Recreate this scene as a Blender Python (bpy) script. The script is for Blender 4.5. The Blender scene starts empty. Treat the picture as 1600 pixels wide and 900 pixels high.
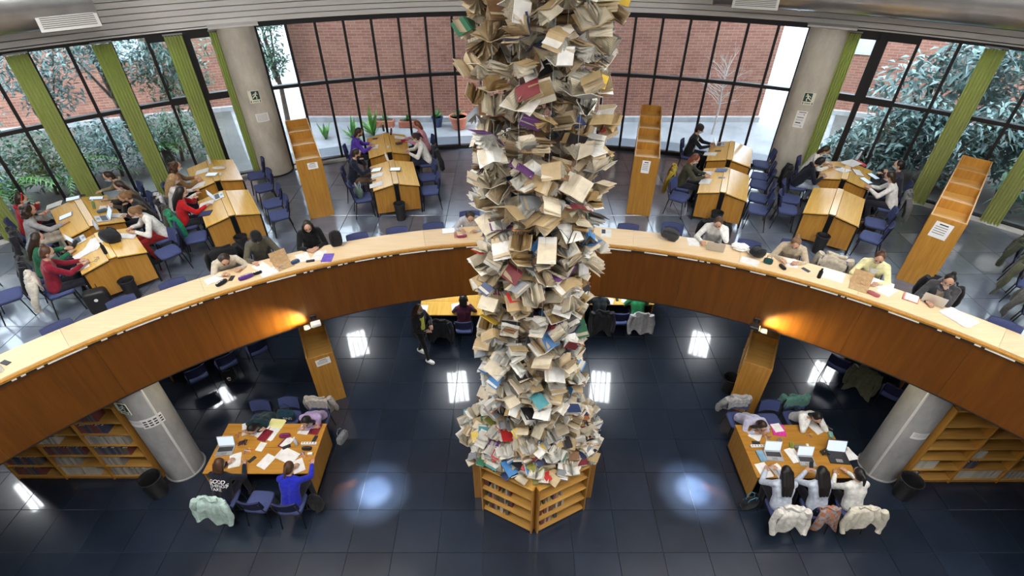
import bpy, bmesh, math, random
from mathutils import Vector, Matrix, Euler
R_ = math.radians
rnd = random.Random(7)
scn = bpy.context.scene
col = scn.collection
# ---------------------------------------------------------------- camera, world, large lights, exposure
H_CAM = 9.347
cam_d = bpy.data.cameras.new('camera')
cam_d.sensor_width = 36.0
cam_d.lens = 813.4 / 1600 * 36.0
cam_d.clip_end = 200
cam_o = bpy.data.objects.new('camera', cam_d)
col.objects.link(cam_o)
cam_o.location = (-0.333, 0, H_CAM)
cam_o.rotation_euler = (math.pi / 2 - 0.6549, 0, 0)
scn.camera = cam_o
scn.view_settings.view_transform = 'Standard'
scn.view_settings.look = 'None'
scn.view_settings.gamma = 1
scn.view_settings.use_curve_mapping = False
scn.view_settings.exposure = 0.85
W_STR = 7.5
world = bpy.data.worlds.new('overcast_sky')
scn.world = world
world.use_nodes = True
bg = world.node_tree.nodes['Background']
bg.inputs[0].default_value = (0.80, 0.90, 1.0, 1)
bg.inputs[1].default_value = W_STR
ADDED_CEIL_LAMP = 18.0      # emission of the unseen panels added over the void
TROFFER = 16.0         # emission of the fluorescent fittings under the upper floor
# ---------------------------------------------------------------- constants of the place (metres)
U = 3.10              # upper floor level
YB, RB = -0.965, 9.616    # balcony circle: centre y, radius
YW, RW = -0.157, 15.42    # window circle
ZC = 3.86             # reading counter top
def polW(r, a, z=0): return Vector((r * math.sin(R_(a)), YW + r * math.cos(R_(a)), z))
def polB(r, a, z=0): return Vector((r * math.sin(R_(a)), YB + r * math.cos(R_(a)), z))
# ---------------------------------------------------------------- materials
MATS = {}
def newmat(name):
    m = bpy.data.materials.new(name); m.use_nodes = True
    nt = m.node_tree; b = nt.nodes['Principled BSDF']
    MATS[name] = m
    return m, nt, b
def nd(nt, t, **k):
    n = nt.nodes.new(t)
    for a, v in k.items():
        if a in n.inputs.keys(): n.inputs[a].default_value = v
        else: setattr(n, a, v)
    return n
def ramp(nt, c0, c1, p0=0.0, p1=1.0):
    n = nt.nodes.new('ShaderNodeValToRGB')
    n.color_ramp.elements[0].position = p0; n.color_ramp.elements[0].color = (*c0, 1)
    n.color_ramp.elements[1].position = p1; n.color_ramp.elements[1].color = (*c1, 1)
    return n
def objcoord(nt, scale=(1, 1, 1), rot=(0, 0, 0)):
    tc = nt.nodes.new('ShaderNodeTexCoord'); mp = nt.nodes.new('ShaderNodeMapping')
    mp.inputs['Scale'].default_value = scale; mp.inputs['Rotation'].default_value = rot
    nt.links.new(tc.outputs['Object'], mp.inputs['Vector'])
    return mp.outputs['Vector']
def plain(name, c, rough=0.5, metal=0.0, spec=0.5, noise=0.0, nscale=20, bump=0.0):
    if name in MATS: return MATS[name]
    m, nt, b = newmat(name)
    b.inputs['Base Color'].default_value = (*c, 1)
    b.inputs['Roughness'].default_value = rough
    b.inputs['Metallic'].default_value = metal
    b.inputs['Specular IOR Level'].default_value = spec
    if noise or bump:
        v = objcoord(nt)
        n = nd(nt, 'ShaderNodeTexNoise', Scale=nscale, Detail=4.0)
        nt.links.new(v, n.inputs['Vector'])
        lo = tuple(max(0, x * (1 - noise)) for x in c); hi = tuple(min(1, x * (1 + noise)) for x in c)
        r = ramp(nt, lo, hi, 0.3, 0.7)
        nt.links.new(n.outputs['Fac'], r.inputs[0]); nt.links.new(r.outputs[0], b.inputs['Base Color'])
        if bump:
            bp = nd(nt, 'ShaderNodeBump', Strength=bump, Distance=0.02)
            nt.links.new(n.outputs['Fac'], bp.inputs['Height']); nt.links.new(bp.outputs[0], b.inputs['Normal'])
    return m
def cloth(c, name=None):
    key = name or 'cloth_%02x%02x%02x' % tuple(int(max(0, min(1, x)) * 255) for x in c)
    if key in MATS: return MATS[key]
    m = plain(key, c, 0.9, spec=0.15, noise=0.18, nscale=18, bump=0.35)
    m.node_tree.nodes['Principled BSDF'].inputs['Sheen Weight'].default_value = 0.15
    return m
def wood(name, c0, c1, rough=0.35, axis=0, gs=1.0, var=0.10):
    m, nt, b = newmat(name)
    s = [22 * gs, 22 * gs, 22 * gs]; s[axis] = 1.6 * gs
    v = objcoord(nt, s)
    n = nd(nt, 'ShaderNodeTexNoise', Scale=1.0, Detail=6.0, Roughness=0.6, Distortion=0.4)
    nt.links.new(v, n.inputs['Vector'])
    r = ramp(nt, c0, c1, 0.35, 0.68)
    nt.links.new(n.outputs['Fac'], r.inputs[0])
    oi = nt.nodes.new('ShaderNodeObjectInfo')
    mr = nd(nt, 'ShaderNodeMapRange'); mr.inputs['To Min'].default_value = 1 - var; mr.inputs['To Max'].default_value = 1 + var
    nt.links.new(oi.outputs['Random'], mr.inputs['Value'])
    hs = nt.nodes.new('ShaderNodeHueSaturation')
    nt.links.new(mr.outputs[0], hs.inputs['Value']); nt.links.new(r.outputs[0], hs.inputs['Color'])
    nt.links.new(hs.outputs[0], b.inputs['Base Color'])
    b.inputs['Roughness'].default_value = rough
    b.inputs['Specular IOR Level'].default_value = 0.45
    return m
wood('oak', (0.40, 0.185, 0.030), (0.52, 0.265, 0.052), 0.34, 2)
wood('oak_top', (0.66, 0.375, 0.075), (0.77, 0.475, 0.12), 0.22, 1)
wood('counter_oak', (0.72, 0.53, 0.31), (0.80, 0.61, 0.38), 0.28, 0)
wood('veneer', (0.128, 0.041, 0.004), (0.182, 0.062, 0.0065), 0.40, 2, 0.5, 0.05)
wood('case_oak', (0.50, 0.265, 0.06), (0.62, 0.355, 0.095), 0.36, 0)
plain('black_steel', (0.012, 0.012, 0.014), 0.35, 0.3)
plain('frame_black', (0.010, 0.010, 0.012), 0.4)
plain('black_plastic', (0.018, 0.018, 0.02), 0.45)
plain('white_paint', (0.78, 0.78, 0.77), 0.5)
plain('white_plastic', (0.85, 0.85, 0.85), 0.4)
plain('ceiling_paint', (0.42, 0.41, 0.40), 0.8)
plain('grey_paint', (0.30, 0.30, 0.31), 0.7)
plain('slat_metal', (0.74, 0.73, 0.72), 0.42, 0.25)
plain('duct_steel', (0.55, 0.55, 0.56), 0.30, 0.85, noise=0.12, nscale=2.5)
plain('grille', (0.22, 0.215, 0.20), 0.6)
plain('pad_blue', (0.060, 0.078, 0.20), 0.75, spec=0.3, noise=0.1, nscale=60)
plain('pad_navy', (0.022, 0.028, 0.085), 0.7, spec=0.3, noise=0.1, nscale=60)
plain('terracotta', (0.50, 0.17, 0.10), 0.8, noise=0.12)
plain('pot_blue', (0.03, 0.06, 0.14), 0.4)
plain('soil', (0.06, 0.045, 0.03), 0.95)
plain('bark', (0.10, 0.075, 0.055), 0.9, noise=0.3, nscale=12, bump=0.4)
plain('bare_twig', (0.42, 0.38, 0.34), 0.9)
plain('chrome', (0.7, 0.7, 0.72), 0.2, 1.0)
plain('sign_green', (0.012, 0.055, 0.040), 0.5)
plain('sign_cream', (0.80, 0.80, 0.66), 0.5)
plain('ink', (0.03, 0.03, 0.035), 0.6)
plain('skin_a', (0.58, 0.34, 0.24), 0.5, spec=0.35)
plain('skin_b', (0.46, 0.25, 0.165), 0.5, spec=0.35)
plain('eye_dark', (0.02, 0.015, 0.012), 0.2)
plain('lip', (0.40, 0.13, 0.11), 0.5)
plain('mask_white', (0.82, 0.84, 0.85), 0.8)
plain('mask_blue', (0.55, 0.68, 0.78), 0.8)
plain('mask_black', (0.02, 0.02, 0.022), 0.8)
plain('laptop_silver', (0.55, 0.56, 0.58), 0.35, 0.6)
plain('laptop_dark', (0.03, 0.03, 0.035), 0.4)
plain('pink_card', (0.80, 0.06, 0.38), 0.5)
plain('clear_plastic', (0.62, 0.68, 0.74), 0.12)
plain('laurel', (0.10, 0.19, 0.12), 0.38, noise=0.35, nscale=3)
plain('leaf_blue_sheen', (0.19, 0.29, 0.27), 0.3, noise=0.35, nscale=3)  # bluish leaves, with the sky's reflection lightened into their colour
plain('leaf_palm', (0.10, 0.26, 0.05), 0.4, noise=0.3, nscale=3)
plain('leaf_pot', (0.07, 0.20, 0.05), 0.4, noise=0.3, nscale=8)
def emit(name, c, s, c2=None):
    m, nt, b = newmat(name)
    b.inputs['Base Color'].default_value = (*c, 1)
    b.inputs['Emission Color'].default_value = (*c, 1); b.inputs['Emission Strength'].default_value = s
    return m
emit('tube_glow', (0.93, 0.97, 1.0), TROFFER)
emit('panel_glow', (1.0, 0.97, 0.92), ADDED_CEIL_LAMP)
emit('added_spot_glow', (0.85, 0.93, 1.0), 8.0)  # lens glow of the added pool spotlights
emit('screen_glow', (0.62, 0.72, 0.82), 0.35)
emit('warm_lens', (1.0, 0.75, 0.35), 1.0)
def mk_concrete(name, c, sc=1.4):
    m, nt, b = newmat(name)
    v = objcoord(nt, (1, 1, 0.45))
    n = nd(nt, 'ShaderNodeTexNoise', Scale=sc * 2, Detail=8.0, Roughness=0.62)
    n2 = nd(nt, 'ShaderNodeTexNoise', Scale=26.0, Detail=3.0)
    nt.links.new(v, n.inputs['Vector']); nt.links.new(v, n2.inputs['Vector'])
    r = ramp(nt, tuple(x * .72 for x in c), tuple(min(1, x * 1.18) for x in c), 0.3, 0.7)
    nt.links.new(n.outputs['Fac'], r.inputs[0]); nt.links.new(r.outputs[0], b.inputs['Base Color'])
    bp = nd(nt, 'ShaderNodeBump', Strength=0.25, Distance=0.01)
    nt.links.new(n2.outputs['Fac'], bp.inputs['Height']); nt.links.new(bp.outputs[0], b.inputs['Normal'])
    b.inputs['Roughness'].default_value = 0.75
    return m
mk_concrete('concrete', (0.56, 0.52, 0.45))
mk_concrete('concrete_grey', (0.40, 0.40, 0.40))
mk_concrete('paving', (0.25, 0.255, 0.265), 0.6)
mk_concrete('earth', (0.085, 0.085, 0.075), 0.8)
def mk_slate(name, c0, c1, rough, spec, coat=0.0):
    m, nt, b = newmat(name)
    tc = nt.nodes.new('ShaderNodeNewGeometry')
    n = nd(nt, 'ShaderNodeTexNoise', Scale=1.3, Detail=7.0, Roughness=0.65)
    n2 = nd(nt, 'ShaderNodeTexNoise', Scale=90.0, Detail=2.0)
    nt.links.new(tc.outputs['Position'], n.inputs['Vector']); nt.links.new(tc.outputs['Position'], n2.inputs['Vector'])
    r = ramp(nt, c0, c1, 0.3, 0.75)
    nt.links.new(n.outputs['Fac'], r.inputs[0])
    sp = ramp(nt, (0, 0, 0), (0.35, 0.36, 0.38), 0.70, 0.80)
    nt.links.new(n2.outputs['Fac'], sp.inputs[0])
    ad = nd(nt, 'ShaderNodeMixRGB', blend_type='ADD'); ad.inputs[0].default_value = 0.12
    nt.links.new(r.outputs[0], ad.inputs[1]); nt.links.new(sp.outputs[0], ad.inputs[2])
    oi = nt.nodes.new('ShaderNodeObjectInfo')
    mr = nd(nt, 'ShaderNodeMapRange'); mr.inputs['To Min'].default_value = 0.82; mr.inputs['To Max'].default_value = 1.18
    nt.links.new(oi.outputs['Random'], mr.inputs['Value'])
    hs = nt.nodes.new('ShaderNodeHueSaturation')
    nt.links.new(mr.outputs[0], hs.inputs['Value']); nt.links.new(ad.outputs[0], hs.inputs['Color'])
    nt.links.new(hs.outputs[0], b.inputs['Base Color'])
    rr = nd(nt, 'ShaderNodeMapRange'); rr.inputs['To Min'].default_value = rough * .8; rr.inputs['To Max'].default_value = rough * 1.25
    nt.links.new(n.outputs['Fac'], rr.inputs['Value']); nt.links.new(rr.outputs[0], b.inputs['Roughness'])
    b.inputs['Specular IOR Level'].default_value = spec
    b.inputs['Coat Weight'].default_value = coat; b.inputs['Coat Roughness'].default_value = 0.06
    return m
mk_slate('slate_low', (0.009, 0.016, 0.032), (0.019, 0.029, 0.051), 0.30, 0.45, 0.9)
mk_slate('slate_up', (0.10, 0.12, 0.165), (0.165, 0.19, 0.25), 0.24, 0.85, 0.6)
plain('grout', (0.09, 0.10, 0.115), 0.6)
def mk_brick():
    m, nt, b = newmat('brick')
    tc = nt.nodes.new('ShaderNodeTexCoord'); sx = nt.nodes.new('ShaderNodeSeparateXYZ'); cb = nt.nodes.new('ShaderNodeCombineXYZ')
    nt.links.new(tc.outputs['Object'], sx.inputs[0])
    nt.links.new(sx.outputs['X'], cb.inputs['X']); nt.links.new(sx.outputs['Z'], cb.inputs['Y'])
    br = nt.nodes.new('ShaderNodeTexBrick')
    for k, v in (('Scale', 1.0), ('Brick Width', 0.29), ('Row Height', 0.085), ('Mortar Size', 0.006), ('Bias', -0.1)): br.inputs[k].default_value = v
    br.inputs['Color1'].default_value = (0.25, 0.095, 0.062, 1); br.inputs['Color2'].default_value = (0.32, 0.142, 0.092, 1)
    br.inputs['Mortar'].default_value = (0.42, 0.27, 0.21, 1)
    nt.links.new(cb.outputs[0], br.inputs['Vector'])
    n = nd(nt, 'ShaderNodeTexNoise', Scale=1.2, Detail=6.0); nt.links.new(tc.outputs['Object'], n.inputs['Vector'])
    mr = nd(nt, 'ShaderNodeMapRange'); mr.inputs['To Min'].default_value = 0.8; mr.inputs['To Max'].default_value = 1.25
    nt.links.new(n.outputs['Fac'], mr.inputs['Value'])
    hs = nt.nodes.new('ShaderNodeHueSaturation'); nt.links.new(mr.outputs[0], hs.inputs['Value']); nt.links.new(br.outputs['Color'], hs.inputs['Color'])
    nt.links.new(hs.outputs[0], b.inputs['Base Color'])
    bp = nd(nt, 'ShaderNodeBump', Strength=0.5, Distance=0.01); bp.invert = True
    nt.links.new(br.outputs['Fac'], bp.inputs['Height']); nt.links.new(bp.outputs[0], b.inputs['Normal'])
    b.inputs['Roughness'].default_value = 0.85
mk_brick()
def mk_glass():
    m, nt, b = newmat('tinted_glass')
    nt.nodes.remove(b)
    out = nt.nodes['Material Output']
    tr = nt.nodes.new('ShaderNodeBsdfTransparent'); tr.inputs[0].default_value = (0.80, 0.83, 0.85, 1)
    gl = nt.nodes.new('ShaderNodeBsdfGlossy'); gl.inputs['Roughness'].default_value = 0.01
    fr = nd(nt, 'ShaderNodeFresnel', IOR=1.5)
    mx = nt.nodes.new('ShaderNodeMixShader')
    nt.links.new(fr.outputs[0], mx.inputs[0]); nt.links.new(tr.outputs[0], mx.inputs[1]); nt.links.new(gl.outputs[0], mx.inputs[2])
    nt.links.new(mx.outputs[0], out.inputs[0])
mk_glass()
def mk_blind():
    m, nt, b = newmat('blind_green')
    b.inputs['Base Color'].default_value = (0.60, 0.66, 0.27, 1); b.inputs['Roughness'].default_value = 0.7
    b.inputs['Transmission Weight'].default_value = 0.0
    out = nt.nodes['Material Output']
    tl = nt.nodes.new('ShaderNodeBsdfTranslucent'); tl.inputs[0].default_value = (0.60, 0.68, 0.27, 1)
    mx = nt.nodes.new('ShaderNodeMixShader'); mx.inputs[0].default_value = 0.35
    nt.links.new(b.outputs[0], mx.inputs[1]); nt.links.new(tl.outputs[0], mx.inputs[2]); nt.links.new(mx.outputs[0], out.inputs[0])
mk_blind()
def mk_page(name, c, text=0.35):
    m, nt, b = newmat(name)
    tc = nt.nodes.new('ShaderNodeTexCoord')
    wv = nt.nodes.new('ShaderNodeTexWave'); wv.wave_type = 'BANDS'; wv.bands_direction = 'Y'
    wv.inputs['Scale'].default_value = 38.0; wv.inputs['Distortion'].default_value = 0.6; wv.inputs['Detail Scale'].default_value = 30
    nt.links.new(tc.outputs['Object'], wv.inputs['Vector'])
    r = ramp(nt, tuple(x * (1 - text) for x in c), c, 0.25, 0.45)
    nt.links.new(wv.outputs['Fac'], r.inputs[0])
    nz = nd(nt, 'ShaderNodeTexNoise', Scale=9.0, Detail=3.0); nt.links.new(tc.outputs['Object'], nz.inputs['Vector'])
    r2 = ramp(nt, (0.80, 0.74, 0.64), (1, 1, 1), 0.3, 0.55); nt.links.new(nz.outputs['Fac'], r2.inputs[0])
    ml = nd(nt, 'ShaderNodeMixRGB', blend_type='MULTIPLY'); ml.inputs[0].default_value = 0.6
    nt.links.new(r.outputs[0], ml.inputs[1]); nt.links.new(r2.outputs[0], ml.inputs[2])
    nt.links.new(ml.outputs[0], b.inputs['Base Color'])
    b.inputs['Roughness'].default_value = 0.8; b.inputs['Specular IOR Level'].default_value = 0.2
    return m
mk_page('page_white', (0.84, 0.83, 0.79), 0.22)
mk_page('page_cream', (0.76, 0.70, 0.58), 0.22)
mk_page('page_tan', (0.62, 0.51, 0.35), 0.18)
mk_page('page_kraft', (0.44, 0.31, 0.15), 0.12)
mk_page('print_sheet', (0.90, 0.90, 0.90), 0.18)
plain('paper_white', (0.90, 0.90, 0.90), 0.7)
plain('paper_yellow', (0.85, 0.80, 0.35), 0.7)
# ---------------------------------------------------------------- mesh helpers
class MB:
    def __init__(s): s.v = []; s.f = []; s.m = []
    def add(s, vs, fs, mi=0, M=None):
        o = len(s.v)
        s.v += [tuple(M @ Vector(p)) if M is not None else tuple(p) for p in vs]
        s.f += [tuple(i + o for i in f) for f in fs]; s.m += [mi] * len(fs)
        return s
    def box(s, c, d, mi=0, M=None, ch=0.0):
        x, y, z = c; a, b, e = d[0] / 2, d[1] / 2, d[2] / 2
        if ch <= 0:
            vs = [(x + i * a, y + j * b, z + k * e) for i in (-1, 1) for j in (-1, 1) for k in (-1, 1)]
            fs = [(0, 1, 3, 2), (4, 6, 7, 5), (0, 4, 5, 1), (2, 3, 7, 6), (0, 2, 6, 4), (1, 5, 7, 3)]
            return s.add(vs, fs, mi, M)
        bm = bmesh.new(); bmesh.ops.create_cube(bm, size=1.0)
        for v in bm.verts: v.co = Vector((v.co.x * d[0], v.co.y * d[1], v.co.z * d[2]))
        bmesh.ops.bevel(bm, geom=list(bm.edges), offset=ch, segments=1, affect='EDGES')
        bm.verts.index_update()
        vs = [(v.co.x + x, v.co.y + y, v.co.z + z) for v in bm.verts]
        fs = [tuple(v.index for v in f.verts) for f in bm.faces]; bm.free()
        return s.add(vs, fs, mi, M)
    def tube(s, pts, r, n=8, mi=0, M=None, caps=True):
        pts = [Vector(p) for p in pts]
        rs = r if isinstance(r, (list, tuple)) else [r] * len(pts)
        vs = []; fs = []; up = None
        for i, p in enumerate(pts):
            t = (pts[min(i + 1, len(pts) - 1)] - pts[max(i - 1, 0)])
            t = t.normalized() if t.length > 1e-9 else Vector((0, 0, 1))
            if up is None:
                up = Vector((0, 0, 1)) if abs(t.z) < 0.9 else Vector((1, 0, 0))
            a = t.cross(up)
            if a.length < 1e-6: a = t.orthogonal()
            a.normalize(); b = a.cross(t).normalized(); up = b
            for k in range(n):
                th = 2 * math.pi * k / n
                vs.append(p + (a * math.cos(th) + b * math.sin(th)) * rs[i])
        for i in range(len(pts) - 1):
            for k in range(n):
                k2 = (k + 1) % n
                fs.append((i * n + k, (i + 1) * n + k, (i + 1) * n + k2, i * n + k2))
        if caps: fs.append(tuple(range(n))); fs.append(tuple((len(pts) - 1) * n + k for k in reversed(range(n))))
        return s.add(vs, fs, mi, M)
    def lathe(s, prof, n=16, mi=0, M=None, caps=True):
        vs = [(r * math.cos(2 * math.pi * k / n), r * math.sin(2 * math.pi * k / n), z) for r, z in prof for k in range(n)]
        fs = []
        for i in range(len(prof) - 1):
            for k in range(n):
                k2 = (k + 1) % n
                fs.append((i * n + k, i * n + k2, (i + 1) * n + k2, (i + 1) * n + k))
        if caps: fs.append(tuple(reversed(range(n)))); fs.append(tuple((len(prof) - 1) * n + k for k in range(n)))
        return s.add(vs, fs, mi, M)
    def sup(s, c, r, e=1.0, nu=14, nv=8, mi=0, M=None, fn=None):
        def pw(x): return math.copysign(abs(x) ** e, x)
        vs = [(0, 0, -1)]
        for j in range(1, nv):
            ph = -math.pi / 2 + math.pi * j / nv
            for i in range(nu):
                th = 2 * math.pi * i / nu
                vs.append((pw(math.cos(ph)) * pw(math.cos(th)), pw(math.cos(ph)) * pw(math.sin(th)), pw(math.sin(ph))))
        vs.append((0, 0, 1))
        if fn: vs = [fn(*p) for p in vs]
        vs = [(c[0] + p[0] * r[0], c[1] + p[1] * r[1], c[2] + p[2] * r[2]) for p in vs]
        fs = [(0, 1 + (i + 1) % nu, 1 + i) for i in range(nu)]
        for j in range(nv - 2):
            for i in range(nu):
                a = 1 + j * nu + i; b = 1 + j * nu + (i + 1) % nu
                fs.append((a, b, b + nu, a + nu))
        l = len(vs) - 1; o = 1 + (nv - 2) * nu
        fs += [(o + i, o + (i + 1) % nu, l) for i in range(nu)]
        return s.add(vs, fs, mi, M)
    def arc(s, yc, r0, r1, z0, z1, a0, a1, n, mi=0):
        vs = []
        for i in range(n + 1):
            a = R_(a0 + (a1 - a0) * i / n)
            for r, z in ((r0, z0), (r1, z0), (r1, z1), (r0, z1)): vs.append((r * math.sin(a), yc + r * math.cos(a), z))
        fs = []
        for i in range(n):
            for k in range(4):
                k2 = (k + 1) % 4
                fs.append((i * 4 + k, (i + 1) * 4 + k, (i + 1) * 4 + k2, i * 4 + k2))
        fs += [(3, 2, 1, 0), (n * 4, n * 4 + 1, n * 4 + 2, n * 4 + 3)]
        return s.add(vs, fs, mi)
    def grid(s, nu, nv, fn, mi=0, M=None):
        vs = [fn(i / (nu - 1), j / (nv - 1)) for j in range(nv) for i in range(nu)]
        fs = [(j * nu + i, j * nu + i + 1, (j + 1) * nu + i + 1, (j + 1) * nu + i) for j in range(nv - 1) for i in range(nu - 1)]
        return s.add(vs, fs, mi, M)
    def mesh(s, name, mats, smooth=False):
        me = bpy.data.meshes.new(name)
        me.from_pydata(s.v, [], s.f)
        for m in (mats if isinstance(mats, (list, tuple)) else [mats]): me.materials.append(MATS[m] if isinstance(m, str) else m)
        if any(s.m): me.polygons.foreach_set('material_index', s.m)
        if smooth:
            me.polygons.foreach_set('use_smooth', [True] * len(me.polygons))
            me.set_sharp_from_angle(angle=R_(smooth if smooth is not True else 45))
        me.update()
        return me
    def build(s, name, mats, parent=None, smooth=False, loc=None, rot=None):
        return link(name, s.mesh(name, mats, smooth), parent, loc, rot)
def link(name, data, parent=None, loc=None, rot=None):
    o = bpy.data.objects.new(name, data); col.objects.link(o)
    if parent is not None: o.parent = parent
    if loc is not None: o.location = loc
    if rot is not None: o.rotation_euler = rot
    return o
LABELS = {}
def tag(o, label, cat, group=None):
    o['label'] = label; o['category'] = cat
    if group: o['group'] = group
    return o
def thing(name, label, cat, loc=(0, 0, 0), rz=0.0, group=None, rot=None):
    o = link(name, None, None, loc, rot if rot is not None else (0, 0, rz))
    o.empty_display_size = 0.1
    return tag(o, label, cat, group)
KIDS = {}
def kids(o):
    return [c for c in o.children]
def copy_tree(src, label=None, loc=None, rot=None, cat=None):
    c = src.copy(); col.objects.link(c)
    if label: c['label'] = label
    if loc is not None: c.location = loc
    if rot is not None: c.rotation_euler = rot
    for ch in list(src.children):
        d = ch.copy(); col.objects.link(d); d.parent = c
        for g in list(ch.children):
            e = g.copy(); col.objects.link(e); e.parent = d
    return c
def struct(name, mb, mats, smooth=False, label=None):
    o = mb.build(name, mats, None, smooth); o['kind'] = 'structure'
    if label: o['label'] = label
    return o
def head(dx, dy): return -math.atan2(dx, dy)   # rotation about z that turns local +y to (dx, dy)
# ================================================================ THE SETTING
def clip_poly(poly, nx, ny, d):      # keep nx*x + ny*y >= d
    out = []
    for i in range(len(poly)):
        p, q = poly[i], poly[(i + 1) % len(poly)]
        a = nx * p[0] + ny * p[1] - d; b = nx * q[0] + ny * q[1] - d
        if a >= 0: out.append(p)
        if a * b < 0:
            t = a / (a - b); out.append((p[0] + (q[0] - p[0]) * t, p[1] + (q[1] - p[1]) * t))
    return out
def slab_tile(mb, poly, z0, z1, c=0.004):
    cx = sum(p[0] for p in poly) / len(poly); cy = sum(p[1] for p in poly) / len(poly)
    ins = [(p[0] + (cx - p[0]) * c * 2, p[1] + (cy - p[1]) * c * 2) for p in poly]
    n = len(poly)
    vs = [(p[0], p[1], z0) for p in poly] + [(p[0], p[1], z1 - c) for p in poly] + [(p[0], p[1], z1) for p in ins]
    fs = []
    for k in range(n):
        k2 = (k + 1) % n
        fs += [(k, k2, n + k2, n + k), (n + k, n + k2, 2 * n + k2, 2 * n + k)]
    fs.append(tuple(range(2 * n, 3 * n)))
    mb.add(vs, fs)
TS, GAP = 0.80, 0.004
h = TS / 2 - GAP
sq = [(-h, -h), (h, -h), (h, h), (-h, h)]
_t = MB(); slab_tile(_t, sq, 0, 0.02); tile_low = _t.mesh('floor_tile', 'slate_low')
tile_up = tile_low.copy(); tile_up.materials.clear(); tile_up.materials.append(MATS['slate_up'])
def dist_cam(x, y, z): return (x + 0.333) ** 2 + y ** 2 + (H_CAM - z) ** 2
def in_view(x, y, z, m=30):
    X = x + 0.333; Z = z - H_CAM
    d = y * math.cos(.6549) - Z * math.sin(.6549)
    if d <= 0.5: return False
    u = 800 + 813.4 * X / d; v = 450 - 813.4 * (y * math.sin(.6549) + Z * math.cos(.6549)) / d
    return -m < u < 1600 + m and -m < v < 900 + m
# lower floor
fl = MB(); fl.box((0, 5.0, -0.12), (44, 26, 0.2)); floor_low = struct('floor', fl, 'grout', label='dark blue slate floor of the lower reading room')
cells = [(0.35 + TS * i, 8.465 + TS * (j + .5)) for i in range(-27, 27) for j in range(-17, 11)]
seen = [c for c in cells if in_view(c[0], c[1], 0, 60) and math.hypot(c[0], c[1] - YB) < 12.6]
seen.sort(key=lambda c: dist_cam(c[0], c[1], 0))
first, sset = seen[:300], set(seen[:300])
for c in first: link('floor_tile', tile_low, floor_low, (c[0], c[1], -0.02))
m = MB()
for c in cells:
    if c not in sset: slab_tile(m, [(c[0] + p[0], c[1] + p[1]) for p in sq], -0.02, 0.0)
o = m.build('floor_tile_field', 'slate_low', floor_low); o['kind'] = 'stuff'
# upper floor ring
fu = MB(); fu.arc(YB, RB + 0.05, 17.2, 2.62, U - 0.02, -84, 84, 84); floor_up = struct('floor', fu, 'grout', label='grey slate floor of the upper gallery')
cells = [(0.1 + TS * i, 0.2 + TS * j) for i in range(-21, 21) for j in range(-1, 22)]
rest = MB(); ind = []
for c in cells:
    rB = math.hypot(c[0], c[1] - YB); rWw = math.hypot(c[0], c[1] - YW)
    if rB < RB - 0.5 or rWw > RW + 0.5: continue
    poly = [(c[0] + p[0], c[1] + p[1]) for p in sq]; full = True
    if min(math.hypot(p[0], p[1] - YB) for p in poly) < RB + 0.1:
        nx, ny = c[0] / rB, (c[1] - YB) / rB
        poly = clip_poly(poly, nx, ny, (RB + 0.12) + ny * YB); full = False
    if len(poly) >= 3 and max(math.hypot(p[0], p[1] - YW) for p in poly) > RW - 0.12:
        nx, ny = c[0] / rWw, (c[1] - YW) / rWw
        poly = clip_poly(poly, -nx, -ny, -(RW - 0.10) - ny * YW); full = False
    if len(poly) < 3: continue
    if in_view(c[0], c[1], U, 40): ind.append((dist_cam(c[0], c[1], U), poly, full, c))
    else: slab_tile(rest, poly, U - 0.02, U)
ind.sort(key=lambda t: t[0])
for k, (d_, poly, full, c) in enumerate(ind):
    if k >= 300: slab_tile(rest, poly, U - 0.02, U); continue
    if full: link('floor_tile', tile_up, floor_up, (c[0], c[1], U - 0.02))
    else:
        m = MB(); slab_tile(m, poly, U - 0.02, U); m.build('floor_tile', 'slate_up', floor_up)
o = rest.build('floor_tile_field', 'slate_up', floor_up); o['kind'] = 'stuff'
# soffit under the gallery, back walls, main ceiling
m = MB(); m.arc(YB, RB + 0.06, 17.2, 2.56, 2.615, -84, 84, 60); struct('ceiling', m, 'grey_paint', label='painted soffit under the gallery')
m = MB(); m.arc(YW, 17.2, 17.35, 0, 2.7, -100, 100, 60); struct('wall_back', m, 'grey_paint', label='outer wall of the lower reading room')
m = MB(); m.lathe([(15.7, 10.5), (15.7, 10.6)], 96, M=Matrix.Translation((0, YW, 0))); struct('ceiling', m, 'ceiling_paint', label='main ceiling above the hall')
m = MB(); m.box((0, -4.6, 5.2), (40, 0.2, 10.8)); struct('wall_front', m, 'ceiling_paint', label='wall behind the viewer')
for s, nm in ((-1, 'left'), (1, 'right')):
    m = MB(); m.arc(YW, RW - 0.05, RW + 0.2, U - 0.5, 10.6, s * 66, s * 110, 16); struct('wall_' + nm, m, 'concrete_grey', label='plain wall at the far %s end of the gallery' % nm)
# curved balcony front: veneered panels
bal = MB(); bal.arc(YB, RB + 0.03, RB + 0.06, 2.56, 3.80, -84, 84, 120); balcony = struct('wall_balcony', bal, 'black_plastic', label='curved wooden balcony front round the void')
edges = [-84, -74, -64, -54.5, -45, -35.5, -26, -16.8, -8, 8.9, 18, 27, 36, 45, 54.5, 64, 74, 84]
for a, b in zip(edges, edges[1:]):
    m = MB(); m.arc(YB, RB - 0.005, RB + 0.03, 2.60, 3.775, a + .012, b - .012, 14); m.build('veneer_panel', 'veneer', balcony, 40)
m = MB(); m.arc(YB, RB - 0.006, RB + 0.055, 2.575, 2.60, -84, 84, 120); m.build('lower_edge', 'black_plastic', balcony)
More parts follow.
